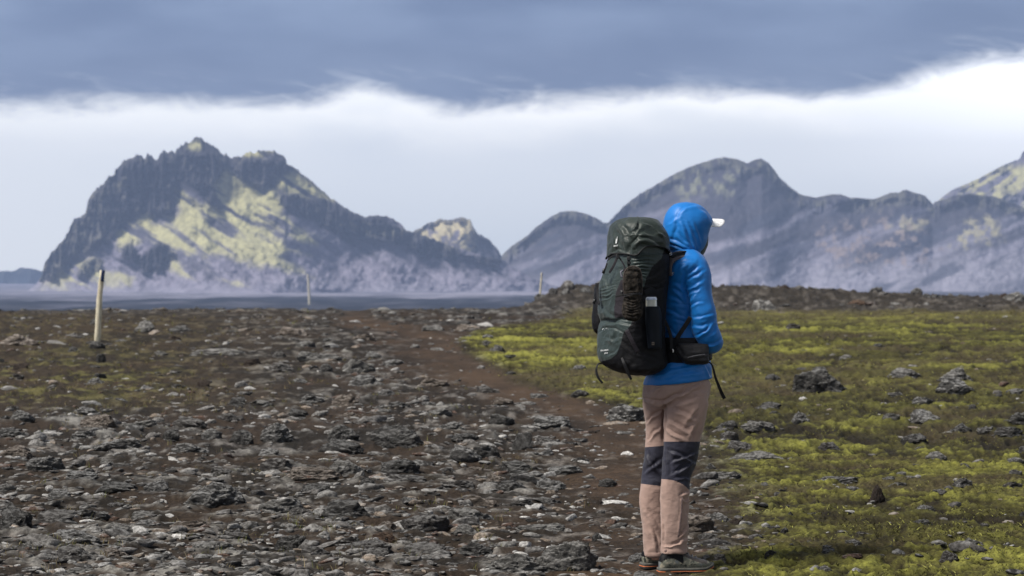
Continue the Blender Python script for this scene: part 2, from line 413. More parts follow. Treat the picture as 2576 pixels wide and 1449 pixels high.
def main_mountain():
    prof = [(20, 750), (60, 738), (85, 722), (105, 695), (113, 660), (130, 636), (165, 595), (190, 550), (215, 535), (222, 500), (240, 475), (265, 455), (290, 438), (290, 425), (310, 408), (330, 400), (343, 386),
            (352, 392), (362, 398), (372, 386), (383, 394), (392, 402), (402, 390), (412, 383), (425, 384), (440, 380), (460, 365), (485, 352), (505, 348), (520, 356), (535, 368), (555, 382), (575, 396), (600, 397),
            (620, 386), (650, 380), (690, 379), (705, 386), (718, 398), (722, 412), (750, 430), (785, 458), (815, 482), (830, 500), (860, 515), (890, 538), (920, 545), (960, 542), (985, 550), (1005, 562), (1020, 580),
            (1060, 592), (1100, 605), (1130, 620), (1180, 632), (1220, 645), (1260, 655), (1320, 690), (1400, 722), (1460, 742)]
    foot = [(20, 752), (200, 748), (700, 748), (1000, 742), (1460, 744)]
    def nz(u, v, s): return 9*fbm2(u*.05, v*.05, 4, s)+16*fbm2(u*.016, v*.016, 3, s+5)
    cliffs = [
        [(100, 700), (110, 660), (160, 590), (215, 500), (290, 420), (345, 380), (420, 375), (470, 380), (470, 440), (440, 470), (440, 510), (450, 530), (415, 545), (370, 530), (330, 540), (300, 560), (270, 600), (200, 640), (140, 700)],
        [(430, 375), (500, 380), (560, 385), (575, 425), (545, 450), (530, 475), (552, 520), (520, 515), (480, 470), (450, 430)],
        [(575, 392), (640, 396), (720, 395), (735, 430), (700, 440), (660, 470), (625, 455), (590, 430)],
        [(690, 480), (760, 500), (820, 500), (900, 535), (960, 540), (1020, 575), (1100, 605), (1260, 655), (1200, 664), (1100, 645), (960, 612), (850, 578), (760, 540), (700, 512)],
        [(300, 620), (330, 605), (342, 640), (320, 655), (300, 645)], [(190, 680), (240, 640), (260, 660), (200, 700)],
        [(345, 660), (400, 610), (440, 640), (410, 680), (360, 690)]]
    def rockf(u, v):
        m = 0
        for i, p in enumerate(cliffs): m = np.maximum(m, pm(u, v, p, 6, nz(u, v, 300+i*7)))
        return np.clip(m, 0, 1)
    moss = [
        [(560, 415), (600, 440), (660, 475), (700, 500), (715, 540), (790, 590), (800, 615), (740, 615), (690, 600), (780, 640), (700, 640), (790, 700), (690, 680), (600, 650), (520, 640), (470, 600), (440, 590), (430, 560), (415, 545), (450, 530), (440, 475), (500, 520), (552, 525), (545, 470)],
        [(330, 560), (370, 530), (400, 560), (470, 600), (500, 650), (560, 700), (640, 725), (540, 700), (440, 680), (420, 640), (370, 600), (300, 620), (290, 580)],
        [(80, 735), (140, 690), (240, 640), (260, 680), (330, 700), (330, 722), (260, 728), (160, 740), (70, 742)],
        [(225, 510), (270, 470), (320, 448), (325, 470), (280, 490), (250, 520), (230, 530)],
        [(690, 440), (740, 440), (790, 468), (840, 505), (790, 495), (700, 470)],
        [(345, 392), (375, 398), (370, 410), (348, 404)], [(455, 372), (505, 350), (510, 362), (470, 380)], [(590, 392), (650, 378), (700, 380), (650, 390)],
        [(880, 560), (960, 575), (1020, 590), (960, 590), (890, 575)]]
    def paint(u, v, rock, t, lump, big):
        st = fbm2((u*.5-v*.86)*.060, (u*.86+v*.5)*.009, 4, 351)*1.5
        f = fbm2(u*.09, v*.09, 4, 353)
        m = 0
        for i, p in enumerate(moss): m = np.maximum(m, pm(u, v, p, 12, nz(u, v, 360+i*5)))
        m = m*ss(st*1.5+f*.25+.48, -.30, .60)
        low = ss(v, 600, 700)
        c = mixc(ROCK, HAZY_SCREE, np.clip((1-rock)*ss(v+40*big+45*st, 470, 620), 0, 1))
        c = mixc(c, PALE, np.clip((1-rock)*ss(st, .1, .7)*ss(v, 560, 640)*.55, 0, 1)); c = mixc(c, (.055, .055, .07), ss(-st, .15, .8)*ss(v, 520, 560)*(1-ss(v, 690, 730))*.6)
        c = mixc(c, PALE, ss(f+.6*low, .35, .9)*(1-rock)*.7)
        c = mixc(c, np.array((.14, .13, .11)), ss(f+.5*ss(330-u, 0, 90), .15, .7)*rock*.75)
        c = mixc(c, MOSS, m*(1-rock*.85)*.95)
        c = mixc(c, (.26, .25, .32), ss(v+14*lump, 690, 742)*.75)  # foot fades to lilac: low haze painted onto the slope
        return c
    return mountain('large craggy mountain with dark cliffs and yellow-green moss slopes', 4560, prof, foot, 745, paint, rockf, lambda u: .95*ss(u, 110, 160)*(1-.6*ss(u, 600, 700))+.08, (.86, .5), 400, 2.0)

def far_right():
    prof = [(2290, 560), (2345, 520), (2375, 492), (2400, 476), (2440, 460), (2480, 440), (2520, 418), (2550, 406), (2566, 400), (2572, 384), (2590, 372), (2640, 350), (2700, 360), (2800, 420), (2950, 520)]
    foot = [(2290, 640), (2950, 700)]
    def rockf(u, v): return ss(fbm2(u*.03, v*.03, 4, 501)+ss(v, 430, 400)*.5, .1, .4)*.7
    def paint(u, v, rock, t, l, b):
        st = rid2((u*.5+v*.85)*.05, (u*.85-v*.5)*.01, 4, 505)
        c = mixc(HAZY_SCREE, ROCK, rock); c = mixc(c, MOSS, ss(st+.5*l, -.1, .5)*ss(v, 405, 430)*(1-.8*rock))
        return c
    mountain('mossy peak cut off by the right edge behind the other hills', 6200, prof, foot, 640, paint, rockf, lambda u: .7*ss(u, 2560, 2590)+.15, (-.85, .5), 520, 2.6)

def right_massif():
    prof = [(1240, 700), (1265, 640), (1290, 618), (1330, 592), (1345, 575), (1380, 548), (1410, 533), (1440, 530), (1470, 537), (1500, 548), (1516, 560), (1530, 560), (1545, 545), (1570, 518), (1610, 488), (1660, 460), (1700, 436), (1740, 418),
            (1790, 402), (1822, 396), (1850, 400), (1880, 412), (1895, 404), (1915, 398), (1935, 412), (1960, 445), (1985, 470), (2010, 488), (2050, 498), (2090, 488), (2115, 490), (2140, 499), (2200, 500), (2240, 486), (2275, 480), (2310, 486), (2330, 496), (2346, 514), (2362, 506),
            (2400, 492), (2440, 488), (2500, 495), (2560, 515), (2620, 540), (2760, 520), (2900, 600)]
    foot = [(1240, 745), (1400, 740), (1700, 742), (2000, 742), (2900, 745)]
    knob = [[(2390, 620), (2430, 560), (2480, 545), (2530, 590), (2500, 610), (2440, 615)], [(2240, 570), (2290, 545), (2340, 560), (2300, 580)]]
    def rockf(u, v):
        n = 22*fbm2(u*.02, v*.02, 4, 601)
        cv = interp(u, prof)
        return np.clip(ss(30-(v-cv)+n, -15, 25)*.6, 0, 1)
    def paint(u, v, rock, t, l, b):
        f = fbm2(u*.07, v*.07, 4, 605)
        bands = fbm2((u*.36+v*.93)*.030, (u*.93-v*.36)*.0032, 4, 607)
        low = ss(v+.12*(u-1700), 540, 700)
        c = mixc((.062, .060, .078), (.044, .042, .052), rock)
        c = mixc(c, (.215, .205, .265), .9*ss(1.5*bands+.9*low-.36, -.10, .8)*(1-rock))
        c = mixc(c, (.29, .28, .345), ss(v+.06*(u-1600), 650, 745)*.85)  # pale base is low haze painted into the slope colour
        c = mixc(c, (.05, .055, .08), ss(fbm2((u*.4+v*.9)*.03, (u*.9-v*.4)*.006, 3, 609), .10, .45)*ss(v, 480, 560)*.75)
        ridge = ss(interp(u, prof)+26-v+26*f, -14, 22)
        c = mixc(c, (.15, .145, .115), ridge*ss(f, -.3, .3)*.6)
        pat = pm(u, v, [(1700, 460), (1760, 430), (1850, 440), (1850, 475), (1800, 480), (1720, 490)], 20, 25*f)
        c = mixc(c, (.25, .25, .17), pat*ss(f, -.1, .4)*.75)
        for q in knob: c = mixc(c, (.36, .33, .22), pm(u, v, q, 12, 18*f)*ss(f, -.35, .3))
        c = mixc(c, (.26, .21, .20), pm(u, v, [(2060, 600), (2200, 560), (2330, 580), (2350, 640), (2200, 660), (2080, 640)], 30, 40*f)*ss(f, .0, .4)*.8)
        return c
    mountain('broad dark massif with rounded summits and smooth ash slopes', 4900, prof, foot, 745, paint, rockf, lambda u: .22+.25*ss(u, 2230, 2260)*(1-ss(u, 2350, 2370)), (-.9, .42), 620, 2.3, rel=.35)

def small_peak():
    prof = [(1000, 640), (1030, 596), (1048, 578), (1060, 570), (1090, 560), (1105, 551), (1125, 553), (1145, 550), (1165, 549), (1183, 551), (1190, 572), (1200, 586), (1225, 600), (1245, 620), (1260, 640), (1300, 680)]
    foot = [(1000, 730), (1300, 730)]
    def rockf(u, v): return ss(interp(u, prof)+10-v+8*fbm2(u*.05, v*.05, 3, 701), -4, 6)*.8+.5*ss(u+14*fbm2(u*.04, v*.04, 3, 703), 1185, 1205)
    def paint(u, v, rock, t, l, b):
        c = mixc(HAZY_SCREE, (.48, .42, .27), ss(u, 1035, 1060)*(1-ss(u+30*l, 1180, 1215))*ss(l+.35, -.2, .3)); return mixc(c, ROCK, np.clip(rock, 0, 1)*.85)
    mountain('small pale yellow crag standing in the gap between the mountains', 5300, prof, foot, 730, paint, rockf, lambda u: .5, (.6, .8), 720, 2.0)

def left_hill():
    prof = [(-340, 720), (-200, 690), (-80, 700), (0, 682), (30, 684), (55, 673), (90, 676), (130, 690), (200, 700), (300, 720), (380, 745)]
    foot = [(-340, 746), (380, 750)]
    mountain('low dark blue hill at the left edge beyond the plain', 8200, prof, foot, 745, lambda u, v, r, t, l, b: mixc((.03, .04, .06), (.06, .065, .07), ss(l, -.2, .5)), lambda u, v: .4+0*u, lambda u: .3+0*u, (.8, .6), 820, 3.5)
main_mountain(); far_right(); right_massif(); small_peak(); left_hill()

# ------------------------------------------------------------------ rocks
random.seed(7); RNG = np.random.default_rng(11)
_ico = {}
def ico(n):
    if n not in _ico:
        b = bmesh.new(); bmesh.ops.create_icosphere(b, subdivisions=n, radius=1.0)
        b.verts.ensure_lookup_table()
        _ico[n] = (np.array([v.co[:] for v in b.verts]), np.array([[v.index for v in f.verts] for f in b.faces])); b.free()
    return _ico[n]
def rock_pts(seed, lvl, cuts=9, flat=.5, amp=1.0, knob=1.0):
    rng = np.random.default_rng(seed); P, F = ico(lvl); P = P.copy()
    P *= np.array([1, rng.uniform(.65, 1.), 1.])
    for i in range(cuts):
        n = rng.normal(size=3); n[2] = abs(n[2])*rng.uniform(.3, 1.6); n /= np.linalg.norm(n); d = rng.uniform(.42, .80)
        k = P@n; over = np.maximum(k-d, 0); P = P-np.outer(over*.93, n)
    N = P/np.maximum(np.linalg.norm(P, axis=1)[:, None], 1e-6)
    o = np.array([rng.uniform(0, 40)]*3)
    w = fbm3(P+o, 1.3, 3, seed)*.30*amp
    r = 1-2*np.abs(fbm3(P+o*1.3, 2.6, 3, seed+5)); w = w+(r-.4)*.13*amp*knob
    P = P+N*w[:, None]
    if lvl >= 4:
        P = P+N*(fbm3(P+o, 8, 3, seed+9, .6)*.075*amp-.07*ss(fbm3(P+o, 11, 2, seed+13), .22, .5))[:, None]
        P = P+N*(fbm3(P+o, 24, 2, seed+19)*.03*amp)[:, None]
    P[:, :2] -= (P[:, :2].min(0)+P[:, :2].max(0))/2
    P[:, :2] /= (P[:, :2].max(0)-P[:, :2].min(0))
    z0, z1 = P[:, 2].min(), P[:, 2].max(); zc = z0+.38*(z1-z0); P[:, 2] = (P[:, 2]-zc)/(z1-zc)
    return P, F

def rock_material(name, dark, light, top, lich_lit=.5, warm=None):
    m = NT(name, .93, .25)
    co = m.coord('Object'); oi = m.n('ShaderNodeObjectInfo')
    add = m.n('ShaderNodeVectorMath', operation='ADD'); m.L(co, add.inputs[0]); m.L(oi.outputs['Random'], add.inputs[1]); co = add.outputs[0]
    a = m.noise(co, 3.2, 6, .65); b = m.noise(co, 16, 5, .7); d = m.noise(co, 45, 3, .6)
    c = m.mix(m.step(a, .33, .68), dark, light)
    c = m.mix(m.step(b, .42, .62, 0, .55), c, m.mix(1., c, (.35, .34, .34), 'MULTIPLY'))
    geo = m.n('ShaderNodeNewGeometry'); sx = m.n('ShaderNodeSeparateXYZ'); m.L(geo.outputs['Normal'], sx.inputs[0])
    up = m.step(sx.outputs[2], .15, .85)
    f = m.math('MULTIPLY', m.math('MULTIPLY', up, m.step(m.noise(co, 6.5, 5, .65), .42, .60)), lich_lit)  # paler upward faces: lichen, plus lit-top highlights put into the colour
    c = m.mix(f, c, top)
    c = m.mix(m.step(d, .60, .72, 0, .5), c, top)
    vo = m.n('ShaderNodeTexVoronoi'); m.L(co, vo.inputs['Vector']); vo.inputs['Scale'].default_value = 22
    h = m.math('ADD', m.math('MULTIPLY', b, 1.0), m.math('ADD', m.math('MULTIPLY', d, .5), m.math('MULTIPLY', m.step(vo.outputs['Distance'], .0, .35), .35)))
    return m.done(c, m.bump(h, .9, .06))
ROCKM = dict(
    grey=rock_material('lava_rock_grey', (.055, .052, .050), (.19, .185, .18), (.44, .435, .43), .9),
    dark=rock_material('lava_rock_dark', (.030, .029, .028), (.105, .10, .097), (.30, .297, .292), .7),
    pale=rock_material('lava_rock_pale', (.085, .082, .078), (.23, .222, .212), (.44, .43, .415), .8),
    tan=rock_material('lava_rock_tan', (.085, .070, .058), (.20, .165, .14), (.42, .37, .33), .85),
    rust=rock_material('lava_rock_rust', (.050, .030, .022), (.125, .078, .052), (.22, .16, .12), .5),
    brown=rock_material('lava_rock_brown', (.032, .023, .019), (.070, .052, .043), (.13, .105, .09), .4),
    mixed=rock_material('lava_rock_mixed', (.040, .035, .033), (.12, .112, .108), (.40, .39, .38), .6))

def g(u, v):
    """point on the ground seen along (u, v): march the ray down to the smooth ground"""
    a = (v-HV)/FP; d = EYE/a
    for _ in range(12):
        z = float(base_h(np.array([(u-1288)/FP*d]), np.array([d]))[0]); d = .5*d+.5*(EYE-z)/a
    return (u-1288)/FP*d, d
RL = []      # keep-out list (x, y, r)
rock_meshes = {}
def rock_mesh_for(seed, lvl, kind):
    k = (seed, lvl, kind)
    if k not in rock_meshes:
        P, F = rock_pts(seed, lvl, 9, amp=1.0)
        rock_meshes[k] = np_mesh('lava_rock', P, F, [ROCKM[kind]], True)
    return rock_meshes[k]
def place_rock(u, v, w, h, kind, label, seed=None, rot=None, group=None, name='lava_rock', cat='rock', deep=None, lvl=None, mesh=None, tilt=0):
    x, y = g(u, v); s = y/FP; W_, H_ = w*s, h*s
    D_ = W_*(deep if deep else random.uniform(.6, .95))
    y2 = y+D_*.38; x2 = (u-1288)/FP*y2
    if lvl is None: lvl = 6 if w > 115 else (5 if w > 42 else 4)
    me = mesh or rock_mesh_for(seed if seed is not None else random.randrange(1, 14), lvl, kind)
    o = link(name, me); r = rot if rot is not None else random.uniform(-.5, .5)
    z = float(ground_h(np.array([x2]), np.array([y2]))[0]); zb = float(ground_h(np.array([x2]), np.array([y]))[0])
    z = min(z, zb)
    o.location = (x2, y2, z-.006); o.scale = (W_*1.02, D_, H_*1.02)
    o.rotation_euler = (tilt, 0, r if W_ < D_*1.7 else r*.4)
    tag(o, label, cat, group); RL.append((x2, y2, W_*.5, D_*.5))
    return o

HERO = [  # u, base v, width, height, kind, label, seed
 (541, 1284, 168, 66, 'grey', 'large pitted dark grey boulder with grass tufts at its right end', 41),
 (48, 871, 100, 29, 'tan', 'low domed pale boulder cut by the left edge, left of the tall marker post', 42),
 (594, 1022, 50, 27, 'dark', 'near-black angular rock standing alone on the gravel, beyond the big pitted boulder', 43),
 (608, 1112, 69, 37, 'dark', 'black blocky rock touching the grey rock on its left', 44),
 (532, 1109, 54, 30, 'grey', 'grey blocky rock just left of the black blocky one', 45),
 (699, 1114, 92, 50, 'grey', 'grey rock with a pale stick leaning on its left side', 46),
 (34, 1338, 104, 72, 'dark', 'dark craggy boulder at the left edge near the bottom', 47),
 (115, 1191, 100, 36, 'grey', 'lichen-flecked low grey rock behind the dark craggy boulder at the left edge', 48),
 (43, 1160, 96, 34, 'tan', 'pale tan flattish rock at the left edge, behind the lichen-flecked low one', 49),
 (249, 1084, 92, 32, 'tan', 'flat-topped rock with a smooth pale tan crown, left of the white-streaked slab', 50),
 (354, 1085, 98, 24, 'pale', 'white-streaked pale grey slab right of the tan-crowned rock', 51),
 (275, 1170, 62, 24, 'pale', 'small pale hump of rock between two darker stones, below the tan-crowned rock', 52),
 (431, 1112, 44, 26, 'dark', 'dark pointed rock right of the white-streaked slab', 53),
 (300, 1135, 150, 28, 'grey', 'long low grey outcrop in front of the white-streaked slab', 54),
 (480, 1143, 96, 26, 'grey', 'long low grey outcrop in front of the blocky pair of rocks', 55),
 (865, 1202, 108, 50, 'pale', 'knobbly grey boulder at the end of the long tan slab', 56),
 (785, 1216, 146, 26, 'tan', 'long smooth tan slab left of the knobbly boulder', 57),
 (862, 1113, 84, 40, 'dark', 'dark wedge-shaped rock, left of the wide black outcrop', 58),
 (1000, 1124, 142, 52, 'dark', 'wide black outcrop with several knobs, left of the dirt path', 59),
 (961, 1366, 98, 32, 'rust', 'flat rust-brown stone, the only reddish slab on the rubble', 60),
 (1424, 1440, 172, 78, 'pale', 'big rounded pale grey boulder with white lichen, in front of the hiker', 61),
 (1282, 1444, 190, 54, 'pale', 'long craggy grey outcrop running into the big rounded boulder', 62),
 (1196, 1398, 112, 38, 'dark', 'dark craggy rock with a pale right end, behind the long craggy outcrop', 63),
 (1359, 1341, 128, 28, 'pale', 'long jagged pale rock with moss at its right foot', 64),
 (1175, 1342, 66, 27, 'pale', 'small pale peaked rock, left of the long jagged pale one', 65),
 (1502, 1364, 27, 24, 'dark', 'small round black stone left of the hiker trouser legs', 66),
 (1172, 1167, 88, 43, 'grey', 'blocky grey rock leaning against a darker twin at its right', 67),
 (1222, 1158, 76, 40, 'dark', 'dark twin of the blocky grey rock, at its right side', 68),
 (1133, 1093, 90, 24, 'grey', 'low grey rock with a pale rim, left of the dark rounded rock', 69),
 (1263, 1081, 68, 28, 'dark', 'dark rounded rock near the middle of the path', 70),
 (1387, 1081, 100, 30, 'grey', 'broad low grey rock right of the dark rounded rock', 71),
 (1316, 1129, 54, 46, 'grey', 'upright grey rock with a steep left face beside the mossy stone', 72),
 (1375, 1124, 70, 26, 'mixed', 'low stone with a moss patch, right of the steep-faced upright rock', 73),
 (1574, 1060, 108, 42, 'grey', 'wide grey boulder at the moss edge half hidden behind the hiker', 74),
 (1421, 1196, 88, 26, 'grey', 'flat oval grey rock on the brown soil in the middle of the rubble', 75),
 (928, 1239, 50, 28, 'dark', 'small dark domed rock in front of the knobbly boulder', 76),
 (1105, 1053, 68, 17, 'pale', 'smooth pale loaf-shaped stone at the near end of the path', 77),
 (1459, 1004, 46, 18, 'dark', 'pair-like dark low stone at the moss edge left of the backpack bottom', 78),
 (805, 912, 112, 22, 'pale', 'pale slab rising to a lump at its right end, left of the path', 79),
 (556, 896, 160, 17, 'pale', 'very long thin whitish slab lying on the dry heath', 80),
 (407, 894, 44, 13, 'pale', 'small white-topped stone left of the long whitish slab', 81),
 (737, 848, 80, 25, 'tan', 'low boulder with a bright pale shoulder, far up the rubble', 82),
 (362, 837, 54, 30, 'pale', 'triangular pale rock on the dark heath right of the tall marker post', 83),
 (455, 835, 66, 19, 'dark', 'row of dark lumps right of the triangular pale rock', 84),
 (245, 880, 40, 20, 'dark', 'dark stone wedged against the foot of the tall marker post', 85),
 (190, 885, 44, 16, 'dark', 'dark low stone left of the foot of the tall marker post', 86),
 (254, 912, 26, 26, 'dark', 'dark upright lump in front of the tall marker post', 87),
 (1253, 887, 46, 17, 'dark', 'cluster-like dark stone alone in the bright moss left of the backpack', 88),
 (1325, 921, 22, 9, 'pale', 'tiny whitish stone in the bright moss left of the backpack', 89),
 (1603, 1418, 50, 24, 'grey', 'rough grey stone just left of the far boot', 90),
 (1628, 1462, 74, 24, 'pale', 'pale pitted rock at the bottom edge under the boots', 91),
 (1808, 1429, 42, 22, 'mixed', 'rounded grey-brown stone at the toe of the near boot', 92),
 (2065, 990, 156, 70, 'dark', 'largest boulder on the moss, dark and triangular', 93),
 (2278, 955, 94, 28, 'pale', 'low white-topped rock, left of a similar pair on the moss', 94),
 (2407, 962, 86, 38, 'pale', 'white-topped rock with a pointed crown behind the grey sloping boulder', 95),
 (2400, 1000, 100, 42, 'grey', 'grey sloping boulder in front of the white-topped rock with the pointed crown', 96),
 (2322, 1072, 94, 42, 'grey', 'rounded grey boulder with a dark side, in front of a smaller low rock', 97),
 (2321, 1030, 64, 22, 'grey', 'small low grey rock just behind the rounded boulder with a dark side', 98),
 (2417, 1094, 70, 28, 'dark', 'dark broken rock with a white spot, beside a smaller stone on the moss', 99),
 (2479, 1090, 50, 20, 'grey', 'small stone right of the dark broken rock with a white spot', 100),
 (2540, 1108, 90, 32, 'dark', 'dark speckled outcrop at the right edge of the moss', 101),
 (2568, 1078, 62, 34, 'dark', 'dark rounded boulder at the right edge behind the speckled outcrop', 102),
 (2302, 1118, 64, 25, 'dark', 'dark peaked stone below the rounded grey boulder on the moss', 103),
 (1827, 1079, 60, 23, 'dark', 'dark low rock touching a pale slab, right of the hiker thigh', 104),
 (1904, 1086, 94, 30, 'pale', 'pale grey slab right of the dark low rock, beside the hiker thigh', 105),
 (1938, 1031, 68, 23, 'dark', 'low dark stone in front of the triangular boulder, to its left', 106),
 (2009, 1071, 56, 35, 'grey', 'two-lobed grey rock below the triangular boulder', 107),
 (1860, 1135, 90, 24, 'mixed', 'spiky grey stone right of the hiker knee', 108),
 (1899, 1165, 146, 28, 'pale', 'long pale speckled slab, lowest flat rock right of the hiker knee', 109),
 (2206, 1268, 44, 48, 'brown', 'upright dark brown stone standing like a stump on the moss', 110),
 (1985, 1302, 36, 21, 'dark', 'small black stone between the upright brown stone and the hiker shin', 111),
 (1973, 1347, 25, 20, 'dark', 'small black cube-like stone on the moss below the other black one', 112),
 (1851, 1323, 40, 19, 'brown', 'dark brown lump at the edge of the moss beside the hiker shin', 113),
 (2446, 1391, 72, 30, 'pale', 'white-speckled rock in the near moss at the lower right', 114),
 (2100, 1222, 122, 20, 'grey', 'long low broken grey ledge behind the upright brown stone', 115),
 (1923, 789, 64, 37, 'pale', 'far pale boulder with a peaked top on the moss below the dark rise', 116),
 (2158, 774, 56, 16, 'rust', 'far reddish-brown hump among the stones of the dark rise', 117),
 (2556, 766, 66, 26, 'pale', 'far pale boulder at the right edge on the skyline of the rise', 118),
 (1789, 1187, 34, 20, 'dark', 'dark round stone beside the hiker knee', 119),
 (1835, 1210, 134, 24, 'pale', 'pale twisted rock on the moss edge, right of the hiker knee patch', 120),
 (1921, 1240, 24, 14, 'pale', 'small pale pebble-like rock right of the pale twisted rock', 121),
 (1816, 1398, 46, 10, 'pale', 'thin flat white stone above the toe of the near boot', 122),
 (2240, 1222, 40, 14, 'grey', 'small grey stone right of the long low broken ledge', 123),
 (2325, 1290, 50, 16, 'grey', 'flattish grey stone to the right of the upright brown stone', 124),
 (2085, 1140, 60, 20, 'mixed', 'mottled small rock in the middle of the moss', 125),
 (2130, 1420, 54, 16, 'dark', 'dark flat stone at the bottom of the moss', 126),
 (2070, 1452, 58, 22, 'pale', 'spotted white stone cut by the bottom edge on the moss', 127),
 (205, 1444, 104, 24, 'pale', 'smooth pale slab at the bottom left corner', 128),
 (640, 1448, 110, 28, 'dark', 'dark broken ledge at the bottom edge of the rubble', 129),
 (75, 1398, 40, 26, 'pale', 'small white lichen stone with dry stalks at the lower left', 130),
 (735, 1378, 92, 44, 'dark', 'dark two-humped rock left of the rust-brown stone', 131),
 (1085, 1418, 100, 14, 'pale', 'thin white flake at the bottom, left of the long craggy outcrop', 132),
 (395, 1235, 70, 30, 'grey', 'hollowed grey rock behind the large pitted boulder, to its left', 133),
 (150, 1262, 60, 26, 'grey', 'rough grey rock beyond the dark craggy boulder at the left edge', 134),
 (820, 942, 38, 26, 'dark', 'round dark stone standing on the gravel left of the path', 135),
 (1090, 835, 60, 14, 'pale', 'pale broken ledge beside the far end of the path', 136),
]
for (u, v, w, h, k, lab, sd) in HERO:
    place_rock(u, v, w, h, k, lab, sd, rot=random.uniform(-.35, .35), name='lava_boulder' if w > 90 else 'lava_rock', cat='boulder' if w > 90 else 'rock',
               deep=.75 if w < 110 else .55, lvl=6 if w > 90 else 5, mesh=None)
def zone_of(u, v):
    return 'moss' if u > np.interp(v, *np.array(MOSS_B).T) else ('heath' if (u < 640 and v < 1040) else ('path' if abs(u-np.interp(v, *np.array(PATH_C).T)) < np.interp(v, *np.array(PATH_W).T)*.6 else 'rubble'))
GL = dict(
 rubble=('rough grey lava stone lying in the dense rubble left of the hiker', 'stones of the rubble field', ['grey', 'grey', 'dark', 'mixed', 'tan', 'mixed', 'pale']),
 path=('small lava stone lying on the brown dirt path', 'stones on the dirt path', ['dark', 'mixed', 'grey', 'brown']),
 heath=('small lava stone lying in the dry heath around the tall marker post', 'stones on the dry heath', ['dark', 'grey', 'mixed', 'brown']),
 moss=('small lava stone half sunk in the yellow-green moss right of the path', 'stones in the moss', ['grey', 'dark', 'mixed', 'pale']))
import re
def short(lab):
    t = re.split(r",| with | beside| left of| right of| behind| in front| at the| in the| on the| below| near | touching| cut by| running| lying| standing| just | alone| against| wedged| leaning| above| of the| between", lab)[0]
    return t.strip()
_sh = [(short(h[5]), h) for h in HERO]
_un = [(t, h) for t, h in _sh if sum(t == q for q, _ in _sh) == 1 and len(t.split()) >= 3]
USED = set()
ADJ = dict(grey='grey', dark='black', mixed='mottled grey', tan='tan-grey', pale='pale', brown='brown')
def auto_label(u, v, w, h, kind, z):
    c = sorted(_un, key=lambda q: abs(q[1][0]-u)*.6+abs(q[1][1]-v)*2.2)[:5]
    for t, q in c:
        du, dv = u-q[0], v-q[1]
        if abs(dv) > abs(du)*.30: rel = 'in front of' if dv > 0 else 'behind'
        else: rel = 'right of' if du > 0 else 'left of'
        if math.hypot(du*.5, dv*2) > 170: continue
        for sz in (('low flat' if h/w < .26 else 'lumpy'),):
            lab = '%s%s lava stone %s the %s' % ('larger ' if w > 85 else ('small ' if w < 50 else ''), sz+' '+ADJ[kind], rel, t)
            if len(lab.split()) <= 16 and lab not in USED: USED.add(lab); return lab
    return None
cnt = 0
random.seed(23)
hero_uv = [(a[0], a[1]-a[3]*.5, a[2]*.6, a[3]*.8) for a in HERO]
def clear(u, v, w):
    return all(abs(u-a) > (ww+w*.5)*.9 or abs(v-b) > max(hh, 9) for a, b, ww, hh in hero_uv)
tries = 0
while cnt < 168 and tries < 20000:
    tries += 1
    u = random.uniform(-10, 2590); v = 800+650*random.random()**.85
    z = zone_of(u, v)
    if random.random() > dict(rubble=1., path=.25, heath=.30, moss=.34)[z]: continue
    if 1600 < u < 1800 and v > 1380: continue
    w = random.uniform(50, 150)*(.42+.58*(v-690)/760); h = min(w*random.uniform(.20, .40), 44)
    if z != 'rubble': w *= .55; h *= .7
    if not clear(u, v-h/2, w): continue
    hero_uv.append((u, v-h*.5, w*.5, h*.6)); lab, grp, ks = GL[z]
    kk = random.choice(ks); lab = auto_label(u, v, w, h, kk, z) or lab
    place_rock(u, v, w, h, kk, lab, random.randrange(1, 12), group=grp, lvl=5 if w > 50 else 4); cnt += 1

# blocks on the dark lava rise, seen against the far slopes
for i in range(46):
    u = 1332+i*27+random.uniform(-10, 10)
    if 1520 < u < 1780: continue
    yy = random.uniform(88, 99); xx = (u-1288)/FP*yy
    zz = float(ground_h(np.array([xx]), np.array([yy]))[0]); s = yy/FP
    w = random.uniform(14, 36)*s*(1.35 if u < 1520 else 1); h = w*random.uniform(.4, .65)
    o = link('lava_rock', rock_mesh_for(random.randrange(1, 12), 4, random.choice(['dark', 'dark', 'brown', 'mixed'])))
    o.location = (xx, yy, zz-.05); o.scale = (w, w*.8, h); o.rotation_euler = (0, 0, random.uniform(0, 6))
    side = 'left of the backpack' if u < 1600 else 'right of the hiker'
    tag(o, 'dark block on the skyline of the low lava rise '+side, 'rock', 'blocks along the skyline of the lava rise')

